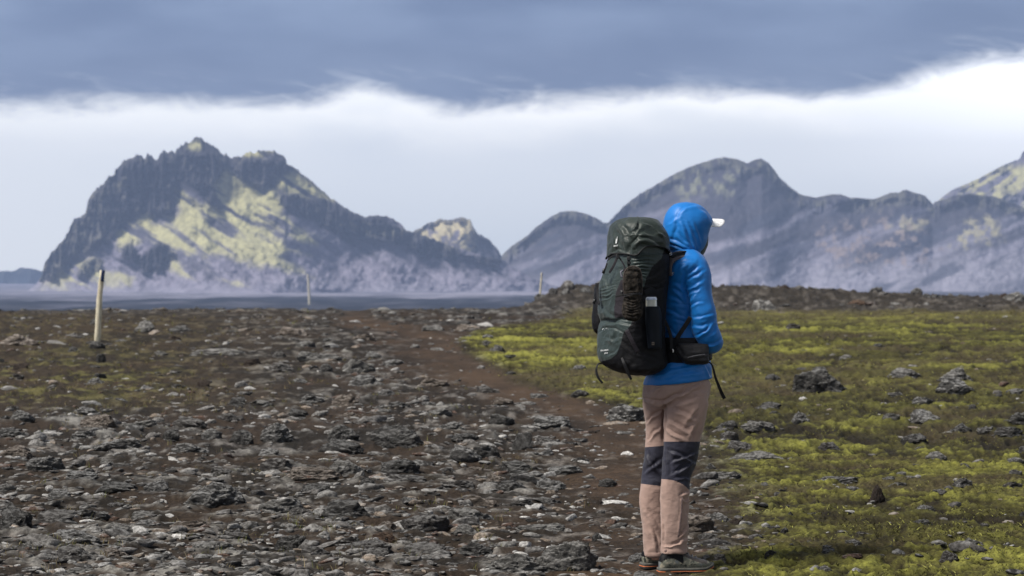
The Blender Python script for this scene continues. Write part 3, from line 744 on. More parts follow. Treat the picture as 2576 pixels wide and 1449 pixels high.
# ------------------------------------------------------------------ loose stones: uncountable
def build_stones():
    pal = 1.15*np.array([(.045, .043, .042), (.09, .085, .082), (.15, .145, .14), (.25, .245, .24), (.38, .37, .36), (.16, .13, .105), (.022, .021, .021), (.07, .045, .035)])
    bases3 = [rock_pts(200+i, 3, 7) for i in range(10)]; bases2 = [rock_pts(220+i, 2, 6, amp=.8) for i in range(8)]
    rng = np.random.default_rng(5)
    VV = []; FF = []; CC = []; off = 0
    n = 28000
    u = rng.uniform(-500, 3080, n); v = 776+ (1680-776)*rng.random(n)**.92
    x = (u-1288)/FP*(EYE*FP/(v-HV)); y = EYE*FP/(v-HV)
    moss, path, heath = zones(x, y)[3:6]
    clump = fbm2(x*.9, y*.55, 3, 901)
    dens = np.clip(.72+1.35*clump, .12, 1.3)*(1-moss)*(1-.72*path)*(1-.55*heath)*(1-.5*np.exp(-((v-985)/48)**2)) + moss*(.055+.22*(clump > .42))
    dens += .5*np.exp(-((v-815)/24)**2)*(u > 620)*(1-moss)+.8*ss(np.hypot(x, y), 74, 82)
    keep = rng.random(n) < dens
    u, v, x, y = u[keep], v[keep], x[keep], y[keep]; moss = moss[keep]
    z = ground_h(x, y); n = len(x)
    s = y/FP
    wpx = np.exp(rng.normal(2.62, .56, n)); wpx = np.clip(wpx, 5.5, 52)*np.clip(.42+.62*(v-690)/760, .4, 1)*(1+1.1*ss(y, 70, 84))
    w = np.clip(wpx*s, .012, np.where(y > 60, .34, .8))
    near = w/s > 14
    for i in range(n):
        P, F = (bases3 if near[i] else bases2)[rng.integers(10 if near[i] else 8)]
        sc = np.array([w[i]*rng.uniform(1., 2.1), w[i]*rng.uniform(.55, 1.), w[i]*rng.uniform(.16, .48)])
        a = rng.normal(0, .55)+(3.14159 if rng.random() < .5 else 0); tl = rng.normal(0, .13)
        Q = P*sc; c, si = math.cos(a), math.sin(a)
        Q = np.stack([Q[:, 0]*c-Q[:, 1]*si, Q[:, 0]*si+Q[:, 1]*c, Q[:, 2]+Q[:, 0]*tl], -1)
        Q += (x[i], y[i], z[i]-.15*sc[2])
        VV.append(Q); FF.append(F+off); off += len(Q)
        k = rng.choice(8, p=[.19, .22, .18, .09, .02, .10, .12, .08]); cc = pal[k]*rng.uniform(.8, 1.2)*(.5 if y[i] > 68 else 1.)
        CC.append(np.broadcast_to(cc, (len(Q), 3)))
    V = np.concatenate(VV); F = np.concatenate(FF); C = np.concatenate(CC)
    m = NT('loose_stone', .93, .25); co = m.coord('Object'); a = m.noise(co, 55, 5, .65); b = m.noise(co, 200, 3, .6)
    col = m.mix(m.step(a, .35, .66), m.mix(1., m.attr(), (.5, .49, .48), 'MULTIPLY'), m.mix(1., m.attr(), (1.45, 1.45, 1.45), 'MULTIPLY'))
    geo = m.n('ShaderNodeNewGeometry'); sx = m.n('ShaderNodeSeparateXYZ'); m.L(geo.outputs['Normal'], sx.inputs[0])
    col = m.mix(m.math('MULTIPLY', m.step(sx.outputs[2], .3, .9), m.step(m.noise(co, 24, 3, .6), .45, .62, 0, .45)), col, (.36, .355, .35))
    m.done(col, m.bump(m.math('ADD', a, m.math('MULTIPLY', b, .4)), .9, .012))
    me = np_mesh('loose_stones', V, F, [m.m], True, C)
    tag(link('loose_stones', me), 'loose grey and black lava stones strewn over the ground', 'stones', kind='stuff')
    print('stones', n, len(V))
build_stones()

# ------------------------------------------------------------------ blades: dry grass and moss tips
def blades(name, label, cat, pts, hgt, wid, nb, spread, cols, bend, seed, mat):
    rng = np.random.default_rng(seed); n = len(pts)
    P = np.repeat(pts, nb, 0); N = len(P)
    P = P+np.stack([rng.normal(0, 1, N)*np.repeat(spread, nb), rng.normal(0, 1, N)*np.repeat(spread, nb), np.zeros(N)], -1)
    P[:, 2] = ground_h(P[:, 0], P[:, 1])-.004
    a = rng.uniform(0, 6.28, N); h = np.repeat(hgt, nb)*rng.uniform(.5, 1.15, N); w = np.repeat(wid, nb)
    d = np.stack([np.cos(a), np.sin(a), 0*a], -1); ln = rng.normal(0, bend, (N, 2))*h[:, None]
    side = np.stack([np.full(N, 1.), rng.normal(0, .3, N), 0*a], -1)*(w/2)[:, None]
    l3 = np.concatenate([ln, np.zeros((N, 1))], 1)
    up = np.stack([0*h, 0*h, h], -1)
    v0 = P-side; v1 = P+side; v2 = P+l3*.45+up*.6+side*.6; v3 = P+l3*.45+up*.6-side*.6; v4 = P+l3*1.2+up*.95
    V = np.stack([v0, v1, v2, v3, v4], 1).reshape(-1, 3); i = np.arange(N)*5
    F4 = np.stack([i, i+1, i+2, i+3], -1); F3 = np.stack([i+3, i+2, i+4], -1)
    cc = np.array(cols)[rng.integers(len(cols), size=N)]*rng.uniform(.75, 1.25, (N, 1)); C = np.repeat(cc, 5, 0)
    o = link(name, np_mesh(name, V, [F4, F3], [mat], False, C)); tag(o, label, cat, kind='stuff')
gm = NT('dry_blade', .8, .2); gm.done(gm.attr())
def build_grass():
    rng = np.random.default_rng(77)
    n = 5200; u = rng.uniform(-400, 1500, n); v = 782+rng.random(n)**.8*660; y = EYE*FP/(v-HV); x = (u-1288)/FP*y
    moss, path, heath = zones(x, y)[3:6]
    c = fbm2(x*1.2, y*.8, 3, 911)
    k = rng.random(n) < (heath*.9+.16*(c > .15)+.03)*(1-path)*(1-moss)
    x, y = x[k], y[k]; s = y/FP
    pts = np.stack([x, y, 0*x], -1); h = np.maximum(.035, 6*s)*rng.uniform(.6, 1.8, len(x))
    blades('dry_grass', 'thin tufts of dry straw-coloured grass among the stones', 'grass', pts, np.minimum(h, .16), np.maximum(.0035, 1.1*s), 7, np.maximum(.02, 2.6*s),
           [(.16, .125, .065), (.10, .075, .040), (.22, .18, .10), (.09, .085, .030), (.12, .13, .035)], .45, 3, gm.m)
    n = 52000; u = rng.uniform(1000, 3100, n); v = 775+rng.random(n)*800; y = EYE*FP/(v-HV); x = (u-1288)/FP*y
    moss = zones(x, y)[3]
    c = fbm2(x*2.6, y*2.6, 3, 913)
    k = rng.random(n) < moss*(.12+.9*ss(c, .0, .45))*(1-ss(y, 60, 80)); x, y = x[k], y[k]; s = y/FP
    pts = np.stack([x, y, 0*x], -1); h = np.maximum(.012, 3.6*s)*rng.uniform(.6, 1.5, len(x))
    blades('moss_fringe', 'woolly yellow-green moss tips covering the ground right of the path', 'moss', pts, np.minimum(h, .10), np.maximum(.006, 2.0*s), 4, np.maximum(.03, 6*s),
           [(.085, .082, .022), (.13, .128, .034), (.050, .046, .016), (.24, .235, .06), (.030, .025, .013)], 1.1, 4, gm.m)
build_grass()

# ------------------------------------------------------------------ trail marker posts
def tube(path, rad, seg=10, cap=True):
    path = np.array(path, float); n = len(path); rad = np.broadcast_to(np.array(rad, float), (n,)); V = []
    tan = np.gradient(path, axis=0); tan /= np.maximum(np.linalg.norm(tan, axis=1)[:, None], 1e-9)
    ref = np.array([0, 0, 1.]) if abs(tan[0][2]) < .9 else np.array([1., 0, 0])
    a = np.cross(tan[0], ref); a /= np.linalg.norm(a)
    for i in range(n):
        a = a-tan[i]*(a@tan[i]); a /= max(np.linalg.norm(a), 1e-9); b = np.cross(tan[i], a)
        for k in range(seg):
            t = 2*math.pi*k/seg; V.append(path[i]+rad[i]*(a*math.cos(t)+b*math.sin(t)))
    V = np.array(V); F = [grid_faces(n, seg, True)]
    if cap:
        V = np.concatenate([V, path[:1], path[-1:]]); c0, c1 = n*seg, n*seg+1
        k = np.arange(seg); F.append(np.stack([(k+1) % seg, k, np.full(seg, c0)], -1)); kk = (n-1)*seg
        F.append(np.stack([kk+k, kk+(k+1) % seg, np.full(seg, c1)], -1))
    return V, F
pw = NT('weathered_wood', .85, .2); _c = pw.coord('Object', (14, 14, 1.2)); _a = pw.noise(_c, 3, 5, .6); _b = pw.noise(pw.coord('Object', (4, 4, .9)), 2, 3, .6)
pw.done(pw.mix(pw.step(_b, .55, .68, 0, .75), pw.mix(pw.step(_a, .35, .65), (.42, .37, .27), (.66, .61, .48)), (.20, .19, .13)), pw.bump(_a, .5, .01))
pb = NT('faded_blue_paint', .6, .3); _a = pb.noise(pb.coord('Object'), 30, 4, .6); pb.done(pb.mix(pb.step(_a, .3, .7), (.010, .022, .075), (.02, .045, .14)))
def post(ub, vb, ut, vt, wid, label, parts=True, yover=None):
    x, y = g(ub, vb)
    if yover: y = yover; x = (ub-1288)/FP*y
    s = y/FP; zb = EYE-(vb-HV)*s; X1 = (ut-1288)*s; zt = EYE-(vt-HV)*s
    rt = bpy.data.objects.new('marker_post', None); COL.objects.link(rt); rt.location = (x, y, zb)
    tag(rt, label, 'marker post', 'trail marker posts')
    n = 14; P = []; rr = []
    for i in range(n+1):
        t = i/n; P.append((lerp(0, X1-x, t)+.008*math.sin(t*7), .008*math.sin(t*5+1), lerp(-.25, zt-zb, t)))
        rr.append(wid*s*.5*(1.12-.30*t)*(1+.07*math.sin(i*2.3)))
    V, F = tube(P, rr, 12); V += (fbm3(V, 9, 2, 5)*.006)[:, None]
    link('stake', np_mesh('stake', V, F, [pw.m]), rt)
    k0 = 12.15/14
    P2 = [(lerp(0, X1-x, t)+.008*math.sin(t*7), .008*math.sin(t*5+1), lerp(-.25, zt-zb, t)) for t in np.linspace(k0, 1.004, 5)]
    V, F = tube(P2, [wid*s*.5*(1.12-.30*t)*1.07 for t in np.linspace(k0, 1.0, 5)], 14)
    # paint wraps the right-hand half of the head
    cx = np.interp(V[:, 2], [p[2] for p in P2], [p[0] for p in P2]); 
    mask = (V[:, 0]-cx) < -.006
    V[mask, 0] = (cx-.006)[mask]
    link('painted_head', np_mesh('painted_head', V, F, [pb.m]), rt)
post(241, 863, 257, 680, 15, 'tall pale wooden marker post leaning right, with a blue painted head')
post(779, 768, 775, 691, 6.5, 'slim pale wooden marker post in the middle distance, left of the hiker')
post(1356, 760, 1363, 686, 4.6, 'faint wooden marker post rising behind the lava rise close left of the backpack', yover=104)
def stalk():
    x, y = g(672, 1112); P = [(x, y-.02, .0), (x+.03, y+.02, .07), (x+.075, y+.05, .155)]
    V, F = tube(P, [.006, .005, .0035], 6); tag(link('dead_stick', np_mesh('dead_stick', V, F, [pw.m])), 'pale dead stick leaning on a grey rock in the rubble', 'stick')
stalk()

# ------------------------------------------------------------------ the hiker: shape tools
def P3(u, v, Y): return np.array([(u-1288)/FP*Y, Y, EYE-(v-HV)/FP*Y])
def se_ring(c, A, B, seg=40, n=2.0):
    t = np.linspace(0, 2*math.pi, seg, endpoint=False); ct, st = np.cos(t), np.sin(t)
    x = np.sign(ct)*np.abs(ct)**(2/n); y = np.sign(st)*np.abs(st)**(2/n)
    return c+np.outer(x, A)+np.outer(y, B)
def loft_rings(R_, cap=True):
    R_ = np.array(R_); n, s, _ = R_.shape; V = R_.reshape(-1, 3); F = [grid_faces(n, s, True)]
    if cap:
        V = np.concatenate([V, R_[0].mean(0)[None], R_[-1].mean(0)[None]]); k = np.arange(s); a, b = n*s, n*s+1; q = (n-1)*s
        F += [np.stack([(k+1) % s, k, np.full(s, a)], -1), np.stack([q+k, q+(k+1) % s, np.full(s, b)], -1)]
    return V, F
def dense(rows, k=4):
    """rows of numbers -> smoothly resampled rows"""
    r = np.array(rows, float); n = len(r); out = []
    for i in range(n-1):
        p0, p1, p2, p3 = r[max(i-1, 0)], r[i], r[i+1], r[min(i+2, n-1)]
        for j in range(k):
            t = j/k; m1 = (p2-p0)/2; m2 = (p3-p1)/2
            out.append((2*t**3-3*t*t+1)*p1+(t**3-2*t*t+t)*m1+(-2*t**3+3*t*t)*p2+(t**3-t*t)*m2)
    out.append(r[-1]); return np.array(out)
def hloft(rows, seg=40, n=2.2, k=4, slope=0.):
    """rows: u0, u1, v, Y centre, half depth ; horizontal sections"""
    R_ = []
    for u0, u1, v, Y, b in dense(rows, k):
        c = P3((u0+u1)/2, v, Y); a = max((u1-u0)/2, .3)/FP*Y
        R_.append(se_ring(c, np.array([a, 0, a*slope]), np.array([0, max(b, .002), 0]), seg, n))
    return loft_rings(R_)
def limb(rows, seg=24, k=4):
    """rows: u, v, Y, radius in metres ; round sections across the limb"""
    d = dense(rows, k); path = np.array([P3(r[0], r[1], r[2]) for r in d]); V, F = tube(path, np.maximum(d[:, 3], .002), seg); return V, F
def merge(pieces):
    V = []; F3 = []; F4 = []; o = 0
    for v, f in pieces:
        V.append(v)
        for q in (f if isinstance(f, list) else [f]):
            (F4 if q.shape[1] == 4 else F3).append(q+o)
        o += len(v)
    return np.concatenate(V), [np.concatenate(a) for a in (F4, F3) if a]
def remesh(pieces, vox, it=4, lam=.5):
    V, F = merge(pieces); me = np_mesh('tmp', V, F); ob = bpy.data.objects.new('tmp', me); COL.objects.link(ob)
    md = ob.modifiers.new('r', 'REMESH'); md.mode = 'VOXEL'; md.voxel_size = vox; md.adaptivity = 0
    dg = bpy.context.evaluated_depsgraph_get(); e = ob.evaluated_get(dg); m2 = bpy.data.meshes.new_from_object(e)
    V = np.empty(len(m2.vertices)*3); m2.vertices.foreach_get('co', V); V = V.reshape(-1, 3)
    L = np.empty(len(m2.loops), int); m2.loops.foreach_get('vertex_index', L)
    T = np.empty(len(m2.polygons), int); m2.polygons.foreach_get('loop_total', T)
    assert (T == 4).all(); F = L.reshape(-1, 4)
    bpy.data.objects.remove(ob); bpy.data.meshes.remove(m2); bpy.data.meshes.remove(me)
    return smooth(V, F, it, lam), F
def smooth(V, F, it=4, lam=.5):
    if it <= 0: return V
    E = np.concatenate([np.stack([F[:, i], F[:, (i+1) % F.shape[1]]], -1) for i in range(F.shape[1])]); E = np.sort(E, 1)
    E = np.unique(E, axis=0); n = len(V); deg = np.bincount(E.ravel(), minlength=n)
    for _ in range(it):
        S_ = np.stack([np.bincount(E[:, 0], V[E[:, 1], c], n)+np.bincount(E[:, 1], V[E[:, 0], c], n) for c in range(3)], -1)
        V = V+lam*(S_/np.maximum(deg, 1)[:, None]-V)
    return V
def normals(V, F):
    N = np.zeros_like(V)
    for f in (F if isinstance(F, list) else [F]):
        a, b, c = V[f[:, 0]], V[f[:, 1]], V[f[:, 2]]; n = np.cross(b-a, c-a)
        if f.shape[1] == 4: n = n+np.cross(c-a, V[f[:, 3]]-a)
        for i in range(f.shape[1]):
            for k in range(3): N[:, k] += np.bincount(f[:, i], n[:, k], len(V))
    N = N/np.maximum(np.linalg.norm(N, axis=1)[:, None], 1e-12)
    return -N if ((V-V.mean(0))*N).sum() < 0 else N
def UV(V): return 1288+FP*V[:, 0]/V[:, 1], HV-FP*(V[:, 2]-EYE)/V[:, 1]
def seg_d(u, v, a, b):
    e = np.array(b, float)-a; L2 = e@e; t = np.clip(((u-a[0])*e[0]+(v-a[1])*e[1])/L2, 0, 1)
    dx, dy = u-a[0]-t*e[0], v-a[1]-t*e[1]; s = np.sign(e[0]*(v-a[1])-e[1]*(u-a[0]))
    return np.hypot(dx, dy), s, t
def folds(V, F, fl, sel=None):
    """fl: (points, width, height, kind) - soft cloth folds raised on the side where they lie; kind 0 ridge+valley, 1 ridge, -1 groove"""
    N = normals(V, F); u, v = UV(V); w8 = ss(-N[:, 1], -.05, .25)
    if sel is not None: w8 = w8*sel
    D = np.zeros(len(V)); wob = 2.2*fbm2(u*.07, v*.07, 2, 7)
    for pts, w, h, kd in fl:
        best = np.full(len(V), 1e9); sg = np.zeros(len(V)); tt = np.zeros(len(V)); m = len(pts)-1
        for i in range(m):
            d, s, t = seg_d(u+wob, v+wob, np.array(pts[i], float), pts[i+1]); k = d < best
            best = np.where(k, d, best); sg = np.where(k, s, sg); tt = np.where(k, (i+t)/m, tt)
        q = best/w; amp = h*(np.sin(np.clip(tt, 0, 1)*math.pi)**.6*.8+.2)
        if kd == 0: D += amp*1.6*sg*q*np.exp(-q*q)
        else: D += amp*kd*np.exp(-q*q)
    return V+N*(D*w8)[:, None]
def crumple(V, F, f, amp, st=(1, 1, 1), seed=0, sel=1.):
    N = normals(V, F); n = fbm3(V*np.array(st), f, 3, seed); r = 1-2*np.abs(n)
    return V+N*((r-.5)*amp*sel)[:, None]
def ribbon(path, width, thick, nrm, k=4, taper=None):
    """flat webbing: path of 3D points, nrm: face normals along it"""
    p = dense(path, k); nn = dense(nrm, k) if np.ndim(nrm) == 2 else np.repeat(np.array(nrm, float)[None], len(p), 0)
    tan = np.gradient(p, axis=0); tan /= np.linalg.norm(tan, axis=1)[:, None]+1e-12
    sd = np.cross(tan, nn); sd /= np.linalg.norm(sd, axis=1)[:, None]+1e-12; nn = np.cross(sd, tan)
    w = np.full(len(p), width) if np.ndim(width) == 0 else np.interp(np.linspace(0, 1, len(p)), np.linspace(0, 1, len(width)), width)
    R_ = []
    for i in range(len(p)): R_.append(se_ring(p[i], sd[i]*w[i]/2, nn[i]*thick/2, 12, 5))
    return loft_rings(R_)
def put_mesh(name, VF, mat, parent, smooth_=True, colors=None, mi=None):
    V, F = VF; mats = mat if isinstance(mat, list) else [mat]
    o = bpy.data.objects.new(name, None)
    org = np.array(parent.location) if parent is not None and parent.parent is None else np.zeros(3)
    bpy.data.objects.remove(o)
    me = np_mesh(name, V-np.array(ORG.get(parent.name, (0, 0, 0)) if parent is not None else (0, 0, 0)), F, mats, smooth_, colors, mi)
    o = link(name, me, parent)
    if parent is not None: ORG[o.name] = ORG.get(parent.name, (0, 0, 0))
    return o
ORG = {}
def root(name, loc, label, cat, group=None, mesh=None):
    o = bpy.data.objects.new(name, mesh); COL.objects.link(o); o.location = loc; ORG[o.name] = tuple(loc); tag(o, label, cat, group); return o
def cloth(name, col, rough=.75, weave=900, bstr=.25, sheen=.3, var=.18, crease=.35, cscale=26, spec=.3):
    m = NT(name, rough, spec); co = m.coord('Object'); a = m.noise(co, 7, 4, .6); w = m.noise(co, weave, 2, .5)
    cz = m.coord('Object', (1, 1, 1.8), (0, .5, .3)); cr = m.noise(cz, cscale, 3, .55, .6)
    lo = tuple(c*(1-var) for c in col); hi = tuple(min(c*(1+var), 1) for c in col)
    m.b.inputs['Sheen Weight'].default_value = sheen; m.b.inputs['Sheen Roughness'].default_value = .5
    return m.done(m.mix(m.step(a, .3, .7), lo, hi), m.bump(cr, crease, .012, m.bump(w, bstr, .0006)))
def plain(name, col, rough=.5, metal=0., spec=.4):
    m = NT(name, rough, spec); a = m.noise(m.coord('Object'), 60, 4, .6); m.b.inputs['Metallic'].default_value = metal
    return m.done(m.mix(m.step(a, .3, .7), tuple(c*.8 for c in col), tuple(min(1, c*1.2) for c in col)), m.bump(a, .12, .001))
BLUE = cloth('blue_softshell', (.000, .142, .47), .5, sheen=.08, var=.08, crease=.14, cscale=18, spec=.4)
SAND = cloth('taupe_trouser_cloth', (.325, .222, .186), .85, sheen=.15, var=.08, crease=.25)
NAVY = cloth('navy_knee_cloth', (.020, .020, .034), .6, sheen=.1, crease=.25)
BLACK = cloth('black_nylon', (.0045, .0045, .006), .65, sheen=.0, crease=.3, spec=.2)
DGREEN = cloth('dark_green_nylon', (.016, .025, .022), .5, sheen=.08, crease=.3, spec=.4)
GREEN = cloth('grey_green_nylon', (.021, .034, .033), .5, sheen=.08, crease=.3, spec=.4)
PLUM = cloth('dark_stretch_mesh', (.015, .012, .017), .8, sheen=.03, weave=500, bstr=.6)
NAVYP = cloth('dark_navy_pocket', (.005, .008, .013), .6, sheen=0., crease=.15, spec=.2)
WEB = cloth('black_webbing', (.008, .008, .010), .7, sheen=.03, weave=700, bstr=.6, crease=.05)
PAD = cloth('grey_padding', (.075, .062, .070), .85, crease=.1)
SKIN = plain('skin', (.45, .27, .20), .55); HAIR = plain('brown_hair', (.05, .03, .02), .7)
WHITE = plain('white_cap_cloth', (.82, .82, .84), .7); MASK = cloth('dark_neck_gaiter', (.020, .035, .030), .85)
CHROME = plain('bright_metal', (.6, .6, .62), .3, 1.); PLAST = plain('black_plastic', (.012, .012, .013), .35)
RUBBER = plain('black_rubber', (.016, .016, .015), .7); ORANGE = plain('orange_midsole', (.50, .15, .06), .7)
PRINT = plain('pale_print', (.62, .63, .64), .6)
FW = np.array([.866, .5, 0]); RT = np.array([.5, -.866, 0])     # the way the hiker faces, and the hiker's right

def hiker():
    base = tuple(P3(1690, 1441, 9.68))
    base = (base[0], base[1], 0.0)
    # ---------------- body: one continuous surface
    head = []
    hc = P3(1727, 573, 9.72); hz = np.array([0, 0, 1.])
    for z, a, b, f in dense([(-.125, .030, .030, .02), (-.112, .05, .045, .018), (-.08, .068, .058, .012), (-.04, .082, .066, .006), (0, .092, .072, 0), (.04, .096, .074, -.004), (.075, .088, .068, -.006), (.10, .062, .05, -.006), (.115, .02, .02, -.006)], 3):
        head.append(se_ring(hc+FW*f+hz*z, FW*a, RT*b, 32, 2.1))
    pcs = [loft_rings(head)]
    def nub(c, r, s=(1, 1, 1)):
        P, F = ico(3); return (P*r*np.array(s)+c, F)
    nose = [hc+FW*.090+hz*.012, hc+FW*.108-hz*.018, hc+FW*.104-hz*.03]; V, F = tube(nose, [.008, .014, .010], 12); pcs.append((V, F))
    for s in (-1, 1):
        pcs.append(nub(hc+RT*s*.074-hz*.005-FW*.005, .018, (.9, .6, 1.7)))           # ears
        pcs.append(nub(hc+FW*.085+RT*s*.032+hz*.022, .016, (1, 1, .6)))               # brow
    pcs.append(nub(hc+FW*.094-hz*.052, .017, (.8, 1.4, .5)))                          # lips
    pcs.append(limb([(1722, 590, 9.72, .055), (1717, 625, 9.72, .056), (1712, 655, 9.72, .075)]))
    pcs.append(hloft([(1690, 1735, 640, 9.72, .09), (1670, 1762, 662, 9.72, .16), (1664, 1762, 700, 9.72, .15), (1662, 1760, 780, 9.72, .13), (1655, 1760, 860, 9.72, .125), (1640, 1772, 930, 9.71, .15), (1636, 1768, 985, 9.71, .15), (1650, 1750, 1010, 9.71, .14)]))
    pcs.append(limb([(1745, 672, 9.60, .048), (1757, 730, 9.575, .044), (1768, 790, 9.56, .040), (1784, 850, 9.58, .037), (1788, 860, 9.66, .034), (1786, 863, 9.76, .028), (1783, 864, 9.82, .024)]))
    pcs.append(limb([(1665, 672, 9.86, .048), (1670, 730, 9.89, .044), (1690, 800, 9.91, .040), (1708, 852, 9.93, .037), (1740, 862, 9.92, .032), (1758, 865, 9.91, .026), (1764, 866, 9.90, .024)]))
    legsN = [(1725, 1000, 9.63, .088), (1720, 1065, 9.62, .078), (1712, 1130, 9.61, .062), (1706, 1180, 9.61, .052), (1700, 1240, 9.62, .050), (1697, 1300, 9.62, .047), (1692, 1370, 9.62, .036), (1690, 1412, 9.62, .034)]
    legsF = [(1670, 1000, 9.79, .088), (1668, 1065, 9.80, .078), (1662, 1130, 9.80, .062), (1655, 1180, 9.80, .052), (1648, 1240, 9.80, .050), (1648, 1300, 9.80, .047), (1648, 1370, 9.80, .036), (1648, 1408, 9.80, .034)]
    legsN = [(a, b, c, d*.86) for a, b, c, d in legsN]; legsF = [(a, b, c, d*.86) for a, b, c, d in legsF]
    pcs += [limb(legsN), limb(legsF)]
    for (u, v, Y, tu, tY, sgn) in ((1783, 864, 9.82, -.62, .75, 1), (1764, 866, 9.895, .10, -.9, -1)):   # clasped hands in front of the belly
        w = P3(u, v, Y); d = np.array([tu, tY, -.12]); d /= np.linalg.norm(d); upv = np.array([0, 0, 1.]); sd = np.cross(d, upv); sd /= np.linalg.norm(sd)
        pcs.append(loft_rings([se_ring(w+d*q, upv*a, sd*b, 20, 2.6) for q, a, b in ((-.01, .026, .022), (.02, .034, .020), (.055, .040, .017), (.085, .040, .014), (.092, .034, .010))]))
        for i, ln in enumerate((.068, .078, .072, .056)):
            q = w+d*.085+upv*(.030-.020*i); c = -sd*sgn
            pts = [q-d*.02, q+d*.02, q+d*(ln*.6)+c*.012, q+d*(ln*.80)+c*.032, q+d*(ln*.78)+c*.048]
            pcs.append(tube(pts, [.0095, .0095, .009, .0085, .007], 10))
        q = w+d*.02+upv*.028; pcs.append(tube([q-upv*.01, q+upv*.018+d*.02, q+upv*.026+d*.048-sd*sgn*.008, q+upv*.024+d*.066-sd*sgn*.014], [.013, .012, .0105, .008], 10))
    V, F = remesh(pcs, .0055, 2)
    me = np_mesh('person', V-np.array(base), F, [SKIN]); p = root('person', base, 'hiker in a hooded blue jacket and taupe trousers standing with their back half turned', 'person', mesh=me)
    for s in (-1, 1):
        put_mesh('eye', nub(hc+FW*.083+RT*s*.031+hz*.006, .012), plain('eye_white', (.7, .7, .7), .2), p)
    put_mesh('hair', nub(hc-FW*.012+hz*.028, 1, (.098, .085, .094)), HAIR, p)
    # ---------------- jacket
    J = [hloft([(1703, 1742, 630, 9.72, .07), (1694, 1752, 638, 9.72, .10), (1680, 1768, 648, 9.715, .165), (1670, 1775, 664, 9.71, .19), (1664, 1775, 690, 9.715, .185), (1660, 1772, 730, 9.72, .165), (1657, 1770, 780, 9.72, .150), (1655, 1770, 830, 9.72, .148),
                 (1652, 1773, 860, 9.72, .150), (1644, 1780, 895, 9.715, .160), (1632, 1788, 925, 9.71, .178), (1622, 1789, 948, 9.71, .182), (1618.5, 1790.5, 958, 9.71, .182), (1619, 1790.5, 960, 9.71, .180)], 64, 2.15, 5, slope=.11),
         limb([(1722, 655, 9.655, .070), (1741, 670, 9.61, .072), (1754, 694, 9.585, .066), (1757, 735, 9.575, .063), (1762, 765, 9.565, .062), (1768, 790, 9.56, .064), (1772, 822, 9.565, .063), (1783, 848, 9.575, .061), (1789, 860, 9.60, .056), (1791, 862, 9.67, .050), (1788, 864, 9.75, .043), (1785, 865, 9.80, .037), (1784, 865, 9.82, .036)], 36, 5),
         limb([(1690, 655, 9.79, .070), (1670, 670, 9.84, .070), (1664, 700, 9.885, .062), (1668, 740, 9.90, .058), (1688, 800, 9.91, .055), (1704, 848, 9.92, .054), (1715, 862, 9.92, .050), (1742, 863, 9.92, .044), (1758, 865, 9.905, .038), (1763, 866, 9.90, .036)], 30, 4)]
    V, F = remesh(J, .0048, 6)
    fj = [([(1724, 686), (1720, 721), (1726, 747), (1732, 773), (1736, 822)], 4.5, 0.0175, -1), ([(1724, 678), (1735, 662), (1748, 652)], 5, 0.0050, -1),
          ([(1727, 697), (1742, 684), (1760, 672)], 4.5, 0.0069, 0), ([(1727, 708), (1745, 697), (1768, 684)], 5, 0.0075, 0), ([(1726, 728), (1742, 722), (1766, 708)], 5, 0.0081, 0), ([(1728, 744), (1744, 736), (1760, 726)], 4.5, 0.0069, 0),
          ([(1731, 758), (1742, 748), (1752, 738)], 4.5, 0.0075, 0), ([(1734, 772), (1748, 764), (1766, 760)], 4.5, 0.0063, 0), ([(1700, 684), (1716, 672), (1736, 660)], 5, 0.0063, 0), ([(1704, 668), (1722, 660), (1742, 654)], 5, 0.0056, 0),
          ([(1693, 729), (1706, 736), (1721, 752)], 5, 0.0088, 0), ([(1687, 766), (1708, 767), (1731, 772)], 4.5, 0.0056, 0), ([(1674, 779), (1690, 784), (1706, 793)], 5, 0.0088, 0), ([(1694, 806), (1708, 808), (1726, 813)], 4.5, 0.0056, 0),
          ([(1673, 818), (1684, 830), (1697, 843)], 5, 0.0100, 0), ([(1684, 748), (1700, 752), (1716, 764)], 5, 0.0063, 0), ([(1690, 712), (1704, 716), (1716, 726)], 6, 0.0050, 0), ([(1676, 800), (1700, 796), (1728, 800)], 5, 0.0038, 0),
          ([(1738, 800), (1762, 800), (1797, 788)], 4.5, 0.0053, 0), ([(1738, 820), (1768, 822), (1798, 806)], 5, 0.0060, 0), ([(1752, 846), (1776, 834), (1790, 812)], 4.5, 0.0100, 0), ([(1776, 870), (1794, 868), (1814, 857)], 4, 0.0075, 0),
          ([(1780, 846), (1796, 834), (1800, 820)], 5, 0.0050, 0), ([(1640, 948), (1690, 930), (1740, 922)], 6, 0.0063, 0), ([(1670, 956), (1720, 940), (1770, 936)], 6, 0.0050, 0), ([(1774, 920), (1782, 936), (1786, 950)], 4, 0.0063, 0)]
    V = folds(V, F, fj); V = crumple(V, F, 7, .0045, (1, 1, .7), 3); V = crumple(V, F, 22, .0012, (1, 1, .8), 9)
    put_mesh('jacket', (V, F), BLUE, p)
    # ---------------- hood: a shell open towards the face
    rows = dense([(1708, 1746, 510.5, 9.72, .030), (1696, 1757, 514.5, 9.72, .062), (1684, 1771, 524, 9.72, .092), (1674, 1784, 539, 9.72, .112), (1669, 1792, 556, 9.72, .121), (1668, 1786, 572, 9.72, .123), (1668.5, 1781, 589, 9.72, .122),
                  (1671, 1778, 605, 9.72, .119), (1675, 1771, 622, 9.72, .116), (1678, 1762, 634, 9.72, .116), (1679, 1757, 645, 9.715, .118), (1683, 1752, 655, 9.71, .110)], 8)
    seg = 120; R_ = [se_ring(P3((a+b)/2, v, Y), np.array([(b-a)/2/FP*Y, 0, 0]), np.array([0, d, 0]), seg, 2.15) for a, b, v, Y, d in rows]
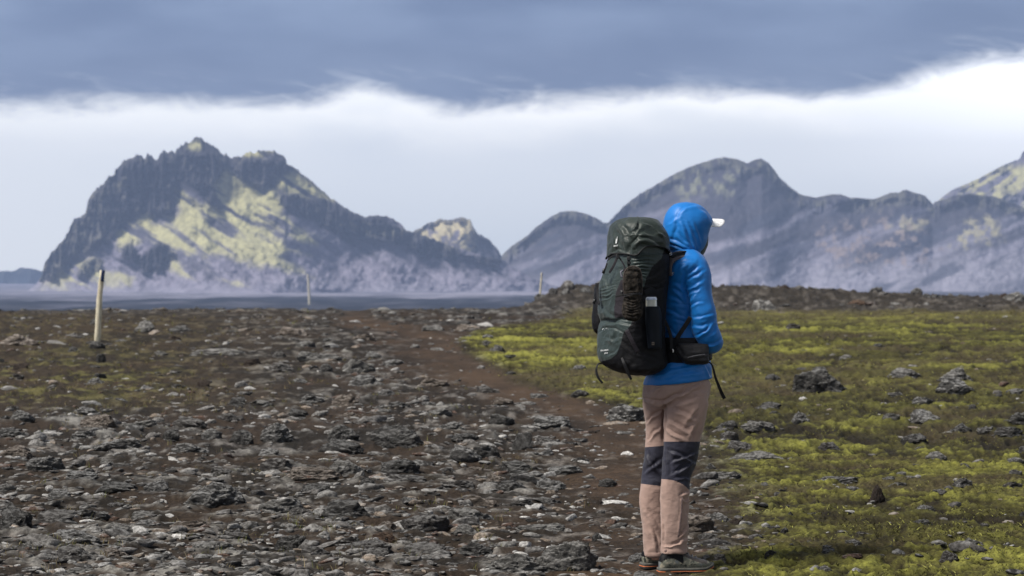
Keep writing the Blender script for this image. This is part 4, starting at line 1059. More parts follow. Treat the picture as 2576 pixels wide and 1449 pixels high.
    top = R_[0].mean(0); R_ = [top+(R_[0]-top)*q+np.array([0, 0, .006*(1-q)]) for q in (.02, .3, .6, .85)]+R_
    R_ = np.array(R_); nr = len(R_); V = R_.reshape(-1, 3); F = grid_faces(nr, seg, True)
    fc = V[F].mean(1); fu, fv = UV(fc); ang = np.degrees(np.arctan2(fc[:, 1]-9.72, fc[:, 0]-P3(1727, 600, 9.72)[0]))
    keep = ~((fv > 546+.0) & (fv < 644) & (np.abs(ang-40) < 42*np.sqrt(np.clip(1-((fv-592)/56)**2, 0, 1))))
    V0 = V; fh = [([(1704, 543), (1724, 521), (1756, 519)], 5, .006, 0), ([(1703, 543), (1697, 575), (1690, 600)], 5, .006, 0), ([(1717, 556), (1728, 592), (1742, 632)], 6, .009, 0), ([(1730, 560), (1744, 590), (1756, 628)], 6, .008, 0), ([(1744, 556), (1756, 584), (1764, 612)], 5, .006, 0),
          ([(1672, 600), (1700, 608), (1728, 622)], 5, .008, 0), ([(1680, 616), (1702, 622), (1730, 636)], 4.5, .008, 0), ([(1684, 632), (1706, 632), (1724, 640)], 4, .006, 0), ([(1762, 528), (1776, 536), (1784, 552)], 5, .005, 0), ([(1682, 562), (1700, 552), (1716, 540)], 6, .005, 0),
          ([(1738, 600), (1748, 622), (1752, 644)], 4, .008, 0), ([(1708, 590), (1718, 606), (1734, 616)], 5, .006, 0)]
    V = folds(V, F, fh); V = crumple(V, F, 8, .005, (1, 1, .6), 5)
    F = F[keep]; N = normals(V, F)
    if ((V-V.mean(0))*N).sum() < 0: N = -N
    # thickness
    V2 = np.concatenate([V, V-N*.004]); n = len(V); E = {}
    for f in F:
        for i in range(4):
            a, b = int(f[i]), int(f[(i+1) % 4]); k = (min(a, b), max(a, b)); E[k] = None if k in E else (a, b)
    rim = np.array([e for e in E.values() if e]); Fr = np.stack([rim[:, 0], rim[:, 1], rim[:, 1]+n, rim[:, 0]+n], -1)
    put_mesh('hood', (V2, np.concatenate([F, F[:, ::-1]+n, Fr[:, ::-1]])), BLUE, p)
    # ---------------- cap under the hood
    R_ = [se_ring(hc+hz*z-FW*.004, FW*a, RT*b, 40, 2.1) for z, a, b in ((.030, .094, .076), (.055, .092, .074), (.078, .082, .064), (.092, .060, .046), (.098, .03, .022))]
    cap = put_mesh('cap', loft_rings(R_), WHITE, p)
    T = []; tt = np.linspace(-1, 1, 25); sv = np.linspace(0, 1, 12)
    for side_ in (0, 1):
        for s in sv:
            for t in tt:
                f = .070+(.142*(1-abs(t)**3.2*.42))*s; q = hc+FW*f+RT*t*(.074-.006*s)+hz*(.048-.040*abs(t)**2-.002*s-side_*.003); T.append(q)
    T = np.array(T); n = 12*25; Fb = grid_faces(12, 25); k = [i for i in range(25)]+[i*25+24 for i in range(1, 12)]+[11*25+i for i in range(23, -1, -1)]+[i*25 for i in range(10, 0, -1)]
    k = np.array(k); k2 = np.roll(k, -1)
    put_mesh('brim', (T, np.concatenate([Fb[:, ::-1], Fb+n, np.stack([k, k2, k2+n, k+n], -1)])), WHITE, cap)
    R_ = [se_ring(hc+hz*z+FW*.010, FW*a, RT*b, 40, 2.1) for z, a, b in ((-.150, .060, .064), (-.12, .086, .072), (-.085, .102, .076), (-.05, .110, .076), (-.02, .106, .076), (-.004, .098, .074))]
    V, F = loft_rings(R_); put_mesh('neck_gaiter', (crumple(V, F, 18, .004), F), MASK, p)
    # ---------------- trousers
    D = [hloft([(1655, 1760, 915, 9.71, .11), (1640, 1772, 938, 9.71, .135), (1622, 1786, 962, 9.71, .165), (1617, 1786, 985, 9.71, .168), (1617, 1782, 1003, 9.71, .155), (1640, 1770, 1022, 9.71, .10), (1655, 1750, 1030, 9.71, .05)], 56, 2.3, 4),
         hloft([(1680, 1782, 985, 9.64, .095), (1672, 1781, 1020, 9.63, .098), (1670, 1774, 1065, 9.625, .092), (1670, 1762, 1111, 9.62, .082), (1667, 1754, 1153, 9.615, .074), (1665, 1743, 1188, 9.615, .068), (1663, 1737, 1212, 9.615, .066), (1661, 1735, 1240, 9.62, .066),
                (1661.5, 1733, 1262, 9.62, .064), (1664, 1731, 1327, 9.62, .060), (1664, 1728, 1362, 9.62, .058), (1662.5, 1727.5, 1382, 9.62, .060), (1663, 1727, 1390, 9.62, .060), (1663.5, 1727, 1392, 9.62, .059)], 48, 2.3, 5, slope=.04),
         hloft([(1620, 1712, 985, 9.79, .092), (1618, 1712, 1020, 9.795, .094), (1623, 1718, 1065, 9.80, .088), (1624.5, 1710, 1115, 9.80, .080), (1619, 1700, 1165, 9.80, .072), (1614, 1690, 1212, 9.80, .066), (1609.5, 1682, 1257, 9.80, .064),
                (1613, 1680, 1295, 9.80, .061), (1617.5, 1680, 1330, 9.80, .058), (1619, 1681, 1370, 9.80, .058), (1620.5, 1682, 1394, 9.80, .060), (1621, 1681, 1400, 9.80, .058)], 48, 2.3, 5)]
    V, F = remesh(D, .0046, 14)
    ft = [([(1673, 1016), (1671, 1060), (1669, 1110)], 4, .020, -1), ([(1670, 1010), (1700, 995), (1734, 985)], 5, 0.0130, 0), ([(1640, 1008), (1660, 1012), (1690, 1004)], 4, 0.0130, 0), ([(1704, 1000), (1730, 980), (1762, 966)], 6, 0.0101, 0), ([(1620, 1003), (1640, 1012), (1672, 1016)], 4, 0.0116, 0),
          ([(1624, 1066), (1640, 1050), (1664, 1034)], 5, 0.0101, 0), ([(1690, 1030), (1720, 1040), (1752, 1056)], 7, 0.0087, 0), ([(1684, 1058), (1706, 1070), (1734, 1090)], 6, 0.0130, 0), ([(1677, 1078), (1695, 1092), (1720, 1104)], 5, 0.0116, 0), ([(1754, 1030), (1742, 1048), (1726, 1070)], 6, 0.0101, 0),
          ([(1756, 1070), (1742, 1086), (1736, 1104)], 5, 0.0101, 0), ([(1630, 1110), (1645, 1090), (1664, 1076)], 5, 0.0101, 0), ([(1700, 1018), (1722, 1012), (1756, 1002)], 6, 0.0072, 0), ([(1640, 985), (1660, 972), (1690, 962)], 6, 0.0072, 0),
          ([(1684, 1136), (1716, 1146), (1750, 1166)], 5, 0.0130, 0), ([(1690, 1162), (1718, 1152), (1748, 1140)], 5, 0.0116, 0), ([(1700, 1190), (1720, 1178), (1742, 1166)], 5, 0.0130, 0), ([(1676, 1124), (1680, 1160), (1684, 1195)], 6, 0.0087, 0), ([(1628, 1140), (1640, 1165), (1660, 1188)], 6, 0.0116, 0), ([(1620, 1190), (1636, 1176), (1660, 1160)], 6, 0.0087, 0),
          ([(1700, 1205), (1722, 1200), (1738, 1206)], 4, 0.0087, 0), ([(1716, 1250), (1713, 1300), (1706, 1352)], 2.6, .0035, 1), ([(1714, 1246), (1724, 1240), (1733, 1236)], 4, 0.0101, 0), ([(1714, 1256), (1724, 1260), (1732, 1254)], 4, 0.0087, 0), ([(1724, 1280), (1728, 1300), (1726, 1322)], 4, 0.0058, 0),
          ([(1712, 1350), (1720, 1338), (1728, 1326)], 4, 0.0116, 0), ([(1700, 1372), (1714, 1362), (1728, 1352)], 4, 0.0101, 0), ([(1666, 1372), (1686, 1374), (1712, 1366)], 4, 0.0072, 0), ([(1668, 1300), (1670, 1340), (1668, 1368)], 3, 0.0058, 0), ([(1624, 1280), (1640, 1300), (1656, 1330)], 7, 0.0072, 0), ([(1640, 1330), (1650, 1352), (1652, 1384)], 5, 0.0087, 0),
          ([(1663, 1379), (1695, 1383), (1727, 1378)], 2.2, .0022, -1), ([(1621, 1388), (1645, 1390), (1663, 1388)], 2.2, .002, -1)]
    V = folds(V, F, ft); V = crumple(V, F, 9, .006, (1, 1, .8), 13); V = crumple(V, F, 26, .0014, (1, 1, 1), 19)
    def knee(fu, y):
        nr_ = y < 9.715; x_ = np.clip((fu-1664)/72, 0, 1.2)
        return np.where(nr_, 1111+.0*fu, 1125-.08*(fu-1624)), np.where(nr_, 1205+4*x_+26*x_**3, 1217+.12*(fu-1614))
    fu, fv = UV(V); a_, b_ = knee(fu, V[:, 1])
    for ln in (a_, b_):
        k = np.abs(fv-ln) < 1.25; V[k, 2] = EYE-(ln[k]-HV)/FP*V[k, 1]
    fc = V[F].mean(1); fu, fv = UV(fc)
    top_, bot = knee(fu, fc[:, 1]); mi = ((fv > top_) & (fv < bot)).astype(int)
    tr = put_mesh('trousers', (V, F), [SAND, NAVY], p, mi=mi)
    put_mesh('snap_button', nub(P3(1674, 1385.5, 9.545), .0075, (1, .35, 1)), plain('taupe_button', (.25, .17, .15), .4), tr)
    zp = np.array([P3(1716, 1252, 9.551), P3(1714, 1290, 9.551), P3(1710, 1325, 9.551), P3(1706, 1350, 9.552)])
    put_mesh('zip', ribbon(zp, .008, .004, (0, -1, 0)), cloth('zip_tape', (.12, .08, .075), .8), tr)
    # ---------------- boots
    bm_ = NT('worn_camo_leather', .75, .3); co = bm_.coord('Object'); a = bm_.noise(co, 22, 4, .6, .4); b = bm_.noise(co, 55, 4, .6)
    c = bm_.mix(bm_.step(a, .40, .50), (.022, .025, .022), (.135, .138, .110)); c = bm_.mix(bm_.step(b, .52, .60, 0, .8), c, (.27, .24, .185)); c = bm_.mix(bm_.step(a, .58, .64, 0, .8), c, (.13, .145, .16))
    bm_.done(c, bm_.bump(b, .5, .002)); CAMO = bm_.m
    VAMP = cloth('brown_grey_suede', (.055, .045, .042), .9)
    def boot(heel, Y, zg, yaw, sole_only=False):
        f = np.array([math.cos(yaw), math.sin(yaw), 0]); s = np.array([math.sin(yaw), -math.cos(yaw), 0]); up = np.array([0, 0, 1.])
        o = np.array([(heel-1288)/FP*Y, Y, zg]); L = .268
        prof = dense([(0, .014, .060, 0), (.02, .026, .085, 0), (.10, .036, .098, 0), (.22, .037, .105, 0), (.34, .036, .108, .002), (.44, .038, .100, .004), (.54, .043, .088, .006), (.64, .047, .077, .006), (.74, .048, .069, .004), (.84, .045, .063, 0), (.92, .037, .056, -.004), (.97, .026, .047, -.006), (1.0, .010, .036, -.008)], 4)
        R_ = []
        for t, w, h, cx in prof:
            z0 = .018+.010*ss(t, .8, 1.); c = o+f*t*L+s*cx+up*(z0+h)/2; R_.append(se_ring(c, s*w, up*(h-z0)/2, 28, 2.6))
        pcs = [loft_rings(R_)]
        sh = [se_ring(o+f*(x*L)+up*z, f*a, s*b, 28, 2.2) for x, z, a, b in ((.21, .06, .055, .037), (.235, .09, .052, .037), (.26, .125, .046, .036), (.265, .15, .044, .036))]
        pcs.append(loft_rings(sh)); V, F = remesh(pcs, .0042, 5)
        V = crumple(V, F, 24, .003, seed=31)
        fc = V[F].mean(1)-o; tx = (fc@f)/L; z = fc[:, 2]
        topz = np.interp(tx, prof[:, 0], prof[:, 2]); mi = np.zeros(len(F), int)
        mi[(z > .058+.045*ss(tx, .35, .05)*0+.018*np.sin(tx*9)) & (tx < .40)] = 1
        mi[(z > topz-.018) & (tx >= .40) & (tx < .86) & (z > .045)] = 2
        mi[(z > .10)] = 1
        bt = put_mesh('boot', (V, F), [CAMO, BLACK, VAMP], p, mi=mi)
        def slab(z0, z1, gr, arch=False):
            R2 = []
            for t, w, h, cx in prof:
                t2 = (t-.5)*(1+gr*.06)+.5; ro = .010*ss(t, .78, 1.)*1.4; a = .013*math.exp(-((t-.44)/.085)**2) if arch else 0
                c = o+f*t2*L+s*cx+up*((z0+z1)/2+ro+a/2); R2.append(se_ring(c, s*(w+.0035*gr), up*max((z1-z0-a)/2, .0015), 24, 6))
            return loft_rings(R2)
        put_mesh('outsole', slab(.0, .010, 1.0, True), RUBBER, bt)
        put_mesh('midsole', slab(.0105, .0150, 1.1), ORANGE, bt)
        put_mesh('rand', slab(.0154, .030, 1.0), plain('grey_rubber_rand', (.085, .084, .075), .75), bt)
        for t in (.46, .53, .60, .67):
            h = np.interp(t, prof[:, 0], prof[:, 2]); w = .022
            put_mesh('lace', tube([o+f*t*L-s*w+up*(h-.007), o+f*(t+.02)*L+up*(h+.004), o+f*(t)*L+s*w+up*(h-.007)], .0026, 8), plain('grey_lace', (.30, .30, .31), .7), bt)
        put_mesh('tongue', loft_rings([se_ring(o+f*x*L+up*z, s*.024, up*.004+f*.004, 20, 2.4) for x, z in ((.52, .092), (.46, .108), (.41, .125), (.38, .142))]), VAMP, bt)
        return bt
    gz = lambda x, y: float(ground_h(np.array([x]), np.array([y]))[0])
    zn = EYE-(1442.5-HV)/FP*9.61; zf = EYE-(1430-HV)/FP*9.80
    boot(1659, 9.60, zn, R(14)); boot(1617, 9.80, zf, R(24))
    # jacket print
    return p, zn, zf

def text_mesh(s, size, extr=.0006, shear=0.):
    cu = bpy.data.curves.new('t', 'FONT'); cu.body = s; cu.size = size; cu.extrude = extr; cu.shear = shear; cu.align_x = 'CENTER'; cu.align_y = 'CENTER'
    ob = bpy.data.objects.new('t', cu); COL.objects.link(ob); dg = bpy.context.evaluated_depsgraph_get(); me = bpy.data.meshes.new_from_object(ob.evaluated_get(dg))
    bpy.data.objects.remove(ob); return me
def stick(name, me, parent, surf, u, v, mat, roll=0., off=.002, width=None):
    """lay a flat print on the surface point seen at (u, v)"""
    V, F = surf; N = normals(V, F); uu, vv = UV(V)
    c = V.mean(0)
    if ((V-c)*N).sum() < 0: N = -N
    k = np.where((np.hypot(uu-u, vv-v) < 6) & (N[:, 1] < -.1))[0]; w = np.exp(-((uu[k]-u)**2+(vv[k]-v)**2)/6)
    n = (N[k]*w[:, None]).sum(0); n /= np.linalg.norm(n); Y = (V[k, 1]*w).sum()/w.sum(); p = P3(u, v, Y)+n*off
    z = n; x = np.cross((0, 0, 1), z); x /= np.linalg.norm(x); y = np.cross(z, x)
    M = Matrix((x, y, z)).transposed() @ Matrix.Rotation(roll, 3, 'Z')
    co = np.empty(len(me.vertices)*3); me.vertices.foreach_get('co', co); co = co.reshape(-1, 3)
    if width:
        sc = width/max(np.ptp(co[:, 0]), 1e-6); co = co*np.array([sc, sc, 1])
    co = co@np.array(M).T+p-np.array(ORG.get(parent.name, (0, 0, 0)))
    me.vertices.foreach_set('co', co.astype(np.float32).ravel()); me.materials.clear(); me.materials.append(mat); me.update()
    o = link(name, me, parent); return o
def flat_shape(polys, extr=.0008):
    V = []; F = []
    b = bmesh.new()
    for poly in polys:
        vs = [b.verts.new((x, y, 0)) for x, y in poly]; b.faces.new(vs)
    r = bmesh.ops.extrude_face_region(b, geom=b.faces[:]); bmesh.ops.translate(b, verts=[q for q in r['geom'] if isinstance(q, bmesh.types.BMVert)], vec=(0, 0, extr))
    bmesh.ops.recalc_face_normals(b, faces=b.faces); me = bpy.data.meshes.new('s'); b.to_mesh(me); b.free(); return me

PERSON, ZN, ZF = hiker()

# ------------------------------------------------------------------ the backpack
SIL = [(1588, 1616, 548.0), (1574, 1632, 549.5), (1561, 1643, 553), (1550, 1653, 560), (1542.5, 1662, 570), (1537.5, 1671, 587), (1535, 1676, 602), (1533.5, 1679, 625), (1532, 1681, 645), (1529, 1681, 657), (1522, 1681, 676), (1515, 1681, 696),
       (1510, 1680, 712), (1506.5, 1676, 740), (1505, 1673, 770), (1505.5, 1672, 786), (1509, 1671, 799), (1512.5, 1671, 809), (1508.5, 1671, 820), (1505, 1671, 838), (1503, 1671, 858), (1503, 1673, 886), (1508, 1676, 904), (1521, 1675, 919), (1544, 1664, 931), (1574, 1648, 940), (1598, 1626, 944.5)]
def pack():
    YC = 9.59; SD = dense(SIL, 6); BA, BB = .135, .165
    def ring(v, seg, infl=0., n=3.0):
        u0 = np.interp(v, SD[:, 2], SD[:, 0]); u1 = np.interp(v, SD[:, 2], SD[:, 1])
        t = np.linspace(0, 2*math.pi, seg, endpoint=False)                # t = 0 points to the hiker, pi to the rear
        x = np.sign(np.cos(t))*np.abs(np.cos(t))**(2/n)*BA; y = np.sign(np.sin(t))*np.abs(np.sin(t))**(2/n)*BB
        p = np.outer(x, FW)+np.outer(y, RT); hw = (u1-u0)/2/FP*9.55; sc = hw/np.abs(p[:, 0]).max()
        p = p*np.array([sc, min(1., sc/.82), 0]); p = p*(1+infl/np.maximum(np.linalg.norm(p, axis=1), 1e-6))[:, None]
        return p+P3((u0+u1)/2, v, YC)
    seg = 320
    rt = root('backpack', (float(P3(1592, 0, YC)[0]), YC, .95), 'tall dark green and black trekking rucksack worn on the hiker back', 'backpack')
    # --- main bag
    vs = np.concatenate([[560], np.arange(562, 945, 1.25)])
    R_ = [ring(v, seg, -.010 if v < 640 else 0) for v in vs]
    V, F = loft_rings(R_); Fl = F
    N = normals(V, F); C = V.mean(0)
    fb = [([(1583, 650), (1583, 700), (1586, 720)], 3, .008, -1)]
    for i, vv in enumerate((650, 659, 667, 675, 684, 692, 700)):
        fb.append(([(1590+i, vv+2), (1612, vv-1), (1650-5*i, vv+1)], 3.2, .0045, 0))
    for a in (726, 733, 741, 751): fb.append(([(1508, a+2), (1524, a), (1545, a-8)], 3.5, .0055, 0))
    fb += [([(1513, 806), (1540, 806), (1600, 800)], 5, .012, -1), ([(1506, 838), (1518, 824), (1545, 824), (1568, 836)], 2.4, .006, -1), ([(1515, 816), (1545, 812), (1590, 818)], 4, .005, 0), ([(1534, 830), (1540, 845), (1536, 860)], 5, .006, 0), ([(1548, 828), (1546, 845), (1540, 858)], 5, .005, 0),
           ([(1520, 850), (1540, 856), (1556, 850)], 6, .005, 0), ([(1530, 895), (1545, 888), (1556, 876)], 4, .004, 0), ([(1520, 780), (1535, 796), (1560, 800)], 7, .006, 0), ([(1520, 700), (1526, 720), (1530, 740)], 6, .006, 0),
           ([(1570, 838), (1585, 862), (1604, 886)], 3, .005, -1), ([(1560, 860), (1600, 890), (1650, 905)], 6, .004, 0), ([(1628, 720), (1650, 716), (1672, 706)], 4, .005, 0), ([(1630, 700), (1652, 690), (1674, 672)], 5, .004, 0), ([(1618, 748), (1646, 732), (1672, 726)], 5, .004, 0)]
    V = folds(V, F, fb); V = crumple(V, F, 9, .006, (1, 1, 1.), 23); V = crumple(V, F, 30, .0013, (1, 1, 1.), 29)
    # fabric panels
    gpoly = [[(1490, 640), (1580, 640), (1582, 700), (1562, 704), (1550, 735), (1545, 775), (1546, 800), (1600, 796), (1590, 808), (1588, 815), (1576, 832), (1569, 836), (1562, 862), (1552, 890), (1536, 903), (1511, 910), (1490, 890)],
             [(1583, 640), (1584, 600), (1680, 600), (1664, 650), (1640, 672), (1626, 700), (1620, 722), (1590, 724)]]
    plum = [[(1562, 704), (1600, 700), (1600, 790), (1546, 800), (1545, 775), (1550, 735)]]
    def panel(pts):
        q = pts-np.array([P3(1592, 0, YC)[0], YC, 0]); side = q@RT
        nn = pts.copy(); back = (side < -.02) & ((q@FW) > -.10)
        nn[back] = pts[back]+np.outer(-2*side[back], RT)
        u, v = UV(nn); k = np.zeros(len(pts), int)
        inside = np.zeros(len(pts), bool)
        for p in gpoly: inside |= poly_sd(u, v, p) > 0
        k[inside] = 1
        for p in plum: k[poly_sd(u, v, p) > 0] = 2
        k[((nn-np.array([P3(1592, 0, YC)[0], YC, 0]))@FW) > .10] = 0
        return k
    Fq, Ft = F[0], np.concatenate(F[1:])
    mi = np.concatenate([panel(V[Fq].mean(1)), np.zeros(len(Ft), int)])
    bag = put_mesh('main_bag', (V, [Fq, Ft]), [BLACK, GREEN, PLUM], rt, mi=mi); SB = (V, [Fq, Ft])
    # --- lid: draped over the top, lower hem rises in an arch on the sides
    t = np.linspace(0, 2*math.pi, seg, endpoint=False); dgr = np.degrees(t)
    hem = np.interp(dgr, [0, 30, 62, 90, 112, 132, 150, 180, 210, 228, 248, 270, 298, 330, 360], [640, 644, 630, 619, 622, 645, 641, 637, 650, 652, 640, 622, 630, 644, 640])
    hem = np.real(np.fft.ifft(np.fft.fft(hem)*np.exp(-(np.fft.fftfreq(seg)*seg/16.)**2)))
    rows = np.concatenate([np.linspace(0, .12, 10), np.linspace(.14, 1, 60)]); G = []
    top = P3(1602, 547.6, YC)
    ringc = {}
    vg = np.linspace(548, 660, 150); RG = np.array([ring(v, seg, .012) for v in vg])
    for q in (0.03, .3, .6, .85): G.append(top+(RG[0]-top)*q)
    for r in rows:
        v = 548+(hem-548)*r; ii = np.clip((v-548)/(112)*149, 0, 148.999); i0 = ii.astype(int); f = (ii-i0)[:, None]; k = np.arange(seg)
        G.append(RG[i0, k]*(1-f)+RG[i0+1, k]*f)
    G = np.array(G); V = G.reshape(-1, 3); F = grid_faces(len(G), seg, True)
    fl = [([(1606, 552), (1604, 566), (1590, 586)], 4, .008, 0), ([(1612, 556), (1640, 566), (1668, 590)], 5, .010, 0), ([(1584, 640), (1590, 615), (1606, 600), (1640, 606), (1672, 630)], 6, .010, 0), ([(1600, 590), (1622, 580), (1650, 590)], 6, .009, -1), ([(1645, 570), (1655, 584), (1668, 592)], 4, .008, 0),
          ([(1566, 566), (1574, 590), (1580, 634)], 6, .007, 0), ([(1548, 580), (1552, 610), (1566, 634)], 7, .005, 0), ([(1556, 556), (1560, 572), (1580, 584)], 6, .006, 0), ([(1590, 620), (1610, 604), (1640, 600)], 5, .005, 0), ([(1575, 586), (1586, 590), (1592, 584)], 4, .008, 0), ([(1535, 640), (1556, 630), (1578, 636)], 4, .004, 0)]
    V = folds(V, F, fl); V = crumple(V, F, 9, .007, (1, 1, 1), 33); V = crumple(V, F, 28, .0013, (1, 1, 1), 35)
    N = normals(V, F)
    if ((V-V.mean(0))*N).sum() < 0: N = -N
    n = len(V); V2 = np.concatenate([V, V-N*.005]); a = (len(G)-1)*seg+np.arange(seg); b = (len(G)-1)*seg+(np.arange(seg)+1) % seg
    k = np.arange(seg); c0 = np.array([top, top-np.array([0, 0, .005])]); V2 = np.concatenate([V2, c0]); m = len(V2)
    Fq = np.concatenate([F, F[:, ::-1]+n, np.stack([a, b, b+n, a+n], -1)]); Ft = np.concatenate([np.stack([(k+1) % seg, k, np.full(seg, m-2)], -1)])
    lid = put_mesh('lid', (V2, [Fq, Ft]), DGREEN, rt); SL = (V, F)
    # hem piping
    hp = V[(len(G)-1)*seg:(len(G))*seg]; put_mesh('hem_piping', tube(np.concatenate([hp, hp[:1]]), .0035, 8), WEB, lid)
    # prints
    mark = flat_shape([[(-.0035, -.016), (.0045, -.016), (.0060, -.008), (.0060, .016), (.0035, .016), (.0028, .004), (.0008, .004), (0, .009), (-.0022, .004), (-.0035, -.004)]])
    stick('logo', mark, lid, SL, 1552, 604, PRINT, roll=-.06, off=.005)
    stick('lettering', text_mesh('deuter', .010, shear=0.), lid, SL, 1551, 618, PRINT, roll=.10, off=.005, width=.034)
    stick('lettering', text_mesh('Aircontact', .010, shear=.2), bag, SB, 1522, 881, PRINT, roll=.10, off=.0045, width=.060)
    stick('lettering', text_mesh('50+10', .010, shear=.2), bag, SB, 1526, 888.5, PRINT, roll=.10, off=.0045, width=.026)
    # --- side pockets, near one holding the bottle
    def pocket(rows, mat, name='side_pocket'):
        V, F = hloft(rows, 40, 2.5, 4); V = crumple(V, F, 22, .003, seed=41); return put_mesh(name, (V, F), mat, rt), (V, F)
    pk, SP = pocket([(1622, 1657, 771, 9.444, .040), (1621, 1660, 776, 9.442, .045), (1622, 1664, 800, 9.440, .048), (1626, 1664, 840, 9.440, .049), (1629, 1664, 868, 9.440, .048), (1630, 1663, 876, 9.442, .044), (1634, 1660, 879, 9.444, .03)], NAVYP)
    stick('emblem', flat_shape([[(-.006, -.007), (.006, -.007), (.006, .007), (-.006, .007)]]), pk, SP, 1643, 864, plain('bronze_emblem', (.20, .16, .13), .5), off=.002)
    stick('emblem_dot', flat_shape([[(.0035*math.cos(a), .0035*math.sin(a)) for a in np.linspace(0, 6.28, 12, endpoint=False)]]), pk, SP, 1643, 864, plain('dark_print', (.03, .025, .02), .5), off=.0032)
    pocket([(1500, 1530, 712, 9.74, .02), (1496, 1534, 725, 9.74, .05), (1493, 1536, 760, 9.74, .07), (1489.5, 1536, 795, 9.74, .08), (1489.5, 1536, 815, 9.74, .08), (1493, 1536, 830, 9.74, .075), (1502, 1530, 840, 9.74, .03)], BLACK)
    # lower stretch panel holding bottle, runs round the side
    def rib(pts, w, nrm=(0, -1, 0), th=.003, name='webbing', mat=WEB, par=rt, k=4):
        return put_mesh(name, ribbon([P3(*q) for q in pts], w, th, nrm, k), mat, par)
    rib([(1576, 830, 9.392), (1590, 858, 9.385), (1606, 888, 9.395)], .020, (-.3, -1, 0), name='compression_strap', mat=PLUM)
    rib([(1581, 645, 9.372), (1581.5, 660, 9.366), (1582.5, 674, 9.37)], .013, (-.3, -1, 0), name='lid_strap')
    for v in (651, 661):
        put_mesh('buckle', loft_rings([se_ring(P3(1582, v+d, 9.362), np.array([.010, 0, 0]), np.array([0, .006, 0]), 16, 4) for d in (-3.2, -2.6, 2.6, 3.2)]), PLAST, rt)
    put_mesh('buckle', loft_rings([se_ring(P3(1554, 646+d, 9.388), np.array([.008, 0, 0]), np.array([0, .006, 0]), 16, 4) for d in (-5, -4, 4, 5)]), PLAST, rt)
    rib([(1531, 652, 9.50), (1540, 645, 9.44), (1554, 640, 9.405)], .008, (-.6, -.8, 0), name='lid_strap')
    rib([(1554, 645, 9.398), (1544, 668, 9.405), (1533, 686, 9.425)], .012, (-.6, -.8, 0), name='zip_flap', mat=PLUM)
    rib([(1556, 646, 9.396), (1566, 660, 9.385), (1572, 674, 9.382), (1568, 682, 9.382)], .007, (-.4, -.9, 0), name='zip_flap', mat=PLUM)
    rib([(1520, 682, 9.50), (1524, 672, 9.49), (1527, 662, 9.49)], .010, (-.8, -.6, 0), name='compression_strap')
    rib([(1500, 712, 9.60), (1502, 730, 9.60), (1504, 752, 9.58), (1508, 765, 9.56)], .016, (-.8, -.6, 0), name='compression_strap')
    rib([(1548, 745, 9.392), (1570, 742, 9.372), (1616, 738, 9.41), (1672, 726, 9.50)], .010, (0, -1, .1), name='compression_strap')
    rib([(1560, 736, 9.385), (1566, 738, 9.378)], .022, (-.3, -1, 0), name='buckle', mat=PLAST, th=.008)
    rib([(1620, 738, 9.408), (1640, 728, 9.44), (1672, 718, 9.50)], .024, (.3, -1, 0), name='compression_strap', mat=BLACK)
    # hooks
    for du in (0, 9):
        a = np.linspace(-2.9, .2, 10); put_mesh('hook', tube([P3(1518+du+3.2*math.cos(q), 831-3.6*math.sin(q)*-1-.5*du*.4, 9.435) for q in a], .0017, 6), CHROME, rt)
    # frame edge trim
    rib([(1680, 640, 9.545), (1679, 700, 9.54), (1674, 760, 9.535), (1671, 820, 9.535), (1671, 850, 9.54)], .010, (.3, -1, 0), th=.008, name='edge_trim', mat=PLUM)
    # --- straps
    def strap(sgn):
        """shoulder strap over one shoulder, near (sgn=1) or far (sgn=-1)"""
        if sgn > 0:
            pts = [(1680, 690, 9.578), (1681, 666, 9.563), (1688, 651, 9.563), (1704, 643, 9.578), (1724, 640, 9.598), (1744, 645, 9.628), (1762, 657, 9.678), (1773, 690, 9.708), (1774, 740, 9.688), (1766, 785, 9.598)]
            nr_ = [(-.8, -.6, 0), (-.7, -.5, .5), (-.4, -.5, .8), (-.1, -.55, .85), (.1, -.55, .85), (.45, -.5, .75), (.9, -.1, .4), (1, 0, 0), (1, 0, 0), (1, -.3, 0)]
        else:
            pts = [(1660, 690, 9.80), (1662, 655, 9.80), (1675, 638, 9.81), (1700, 634, 9.83), (1725, 640, 9.86), (1745, 665, 9.88), (1758, 710, 9.87), (1762, 760, 9.86)]
            nr_ = [(-.8, .2, 0), (-.7, .3, .5), (-.3, .4, .9), (0, .4, .9), (.4, .4, .8), (.9, .3, .3), (1, .2, 0), (1, .2, 0)]
        s = put_mesh('shoulder_strap', ribbon([P3(*q) for q in pts], .060, .014, np.array(nr_, float), 6), PAD, rt)
        pts2 = [(u, v-3, Y-.004*sgn) for u, v, Y in pts[2:6]]
        put_mesh('webbing', ribbon([P3(*q) for q in pts2], .034, .012, np.array(nr_[2:6], float), 6), WEB, s)
    strap(1); strap(-1)
    rib([(1680, 638, 9.54), (1692, 641, 9.545), (1704, 636, 9.56), (1724, 632, 9.588), (1742, 638, 9.63)], .011, (0, -.5, .85), name='load_lifter_strap')
    for u, v in ((1686, 637.5), (1687, 641.5)):
        put_mesh('ladder_buckle', tube([P3(u-3.5, v+1.5, 9.515), P3(u+3.5, v-1.5, 9.515)], .0022, 8), CHROME, rt)
    rib([(1737, 798, 9.52), (1726, 816, 9.535), (1714, 834, 9.545), (1701, 854, 9.55)], .021, (0, -1, 0), name='webbing')
    rib([(1672, 806, 9.545), (1682, 828, 9.56), (1688, 850, 9.55), (1690, 880, 9.53)], .016, (0, -1, 0), name='webbing')
    # --- hip belt
    T = []; 
    for ang in np.linspace(-215, 75, 60):
        a = R(ang); c = np.array([math.cos(a), math.sin(a)])
        T.append((c, ang))
    rings = []
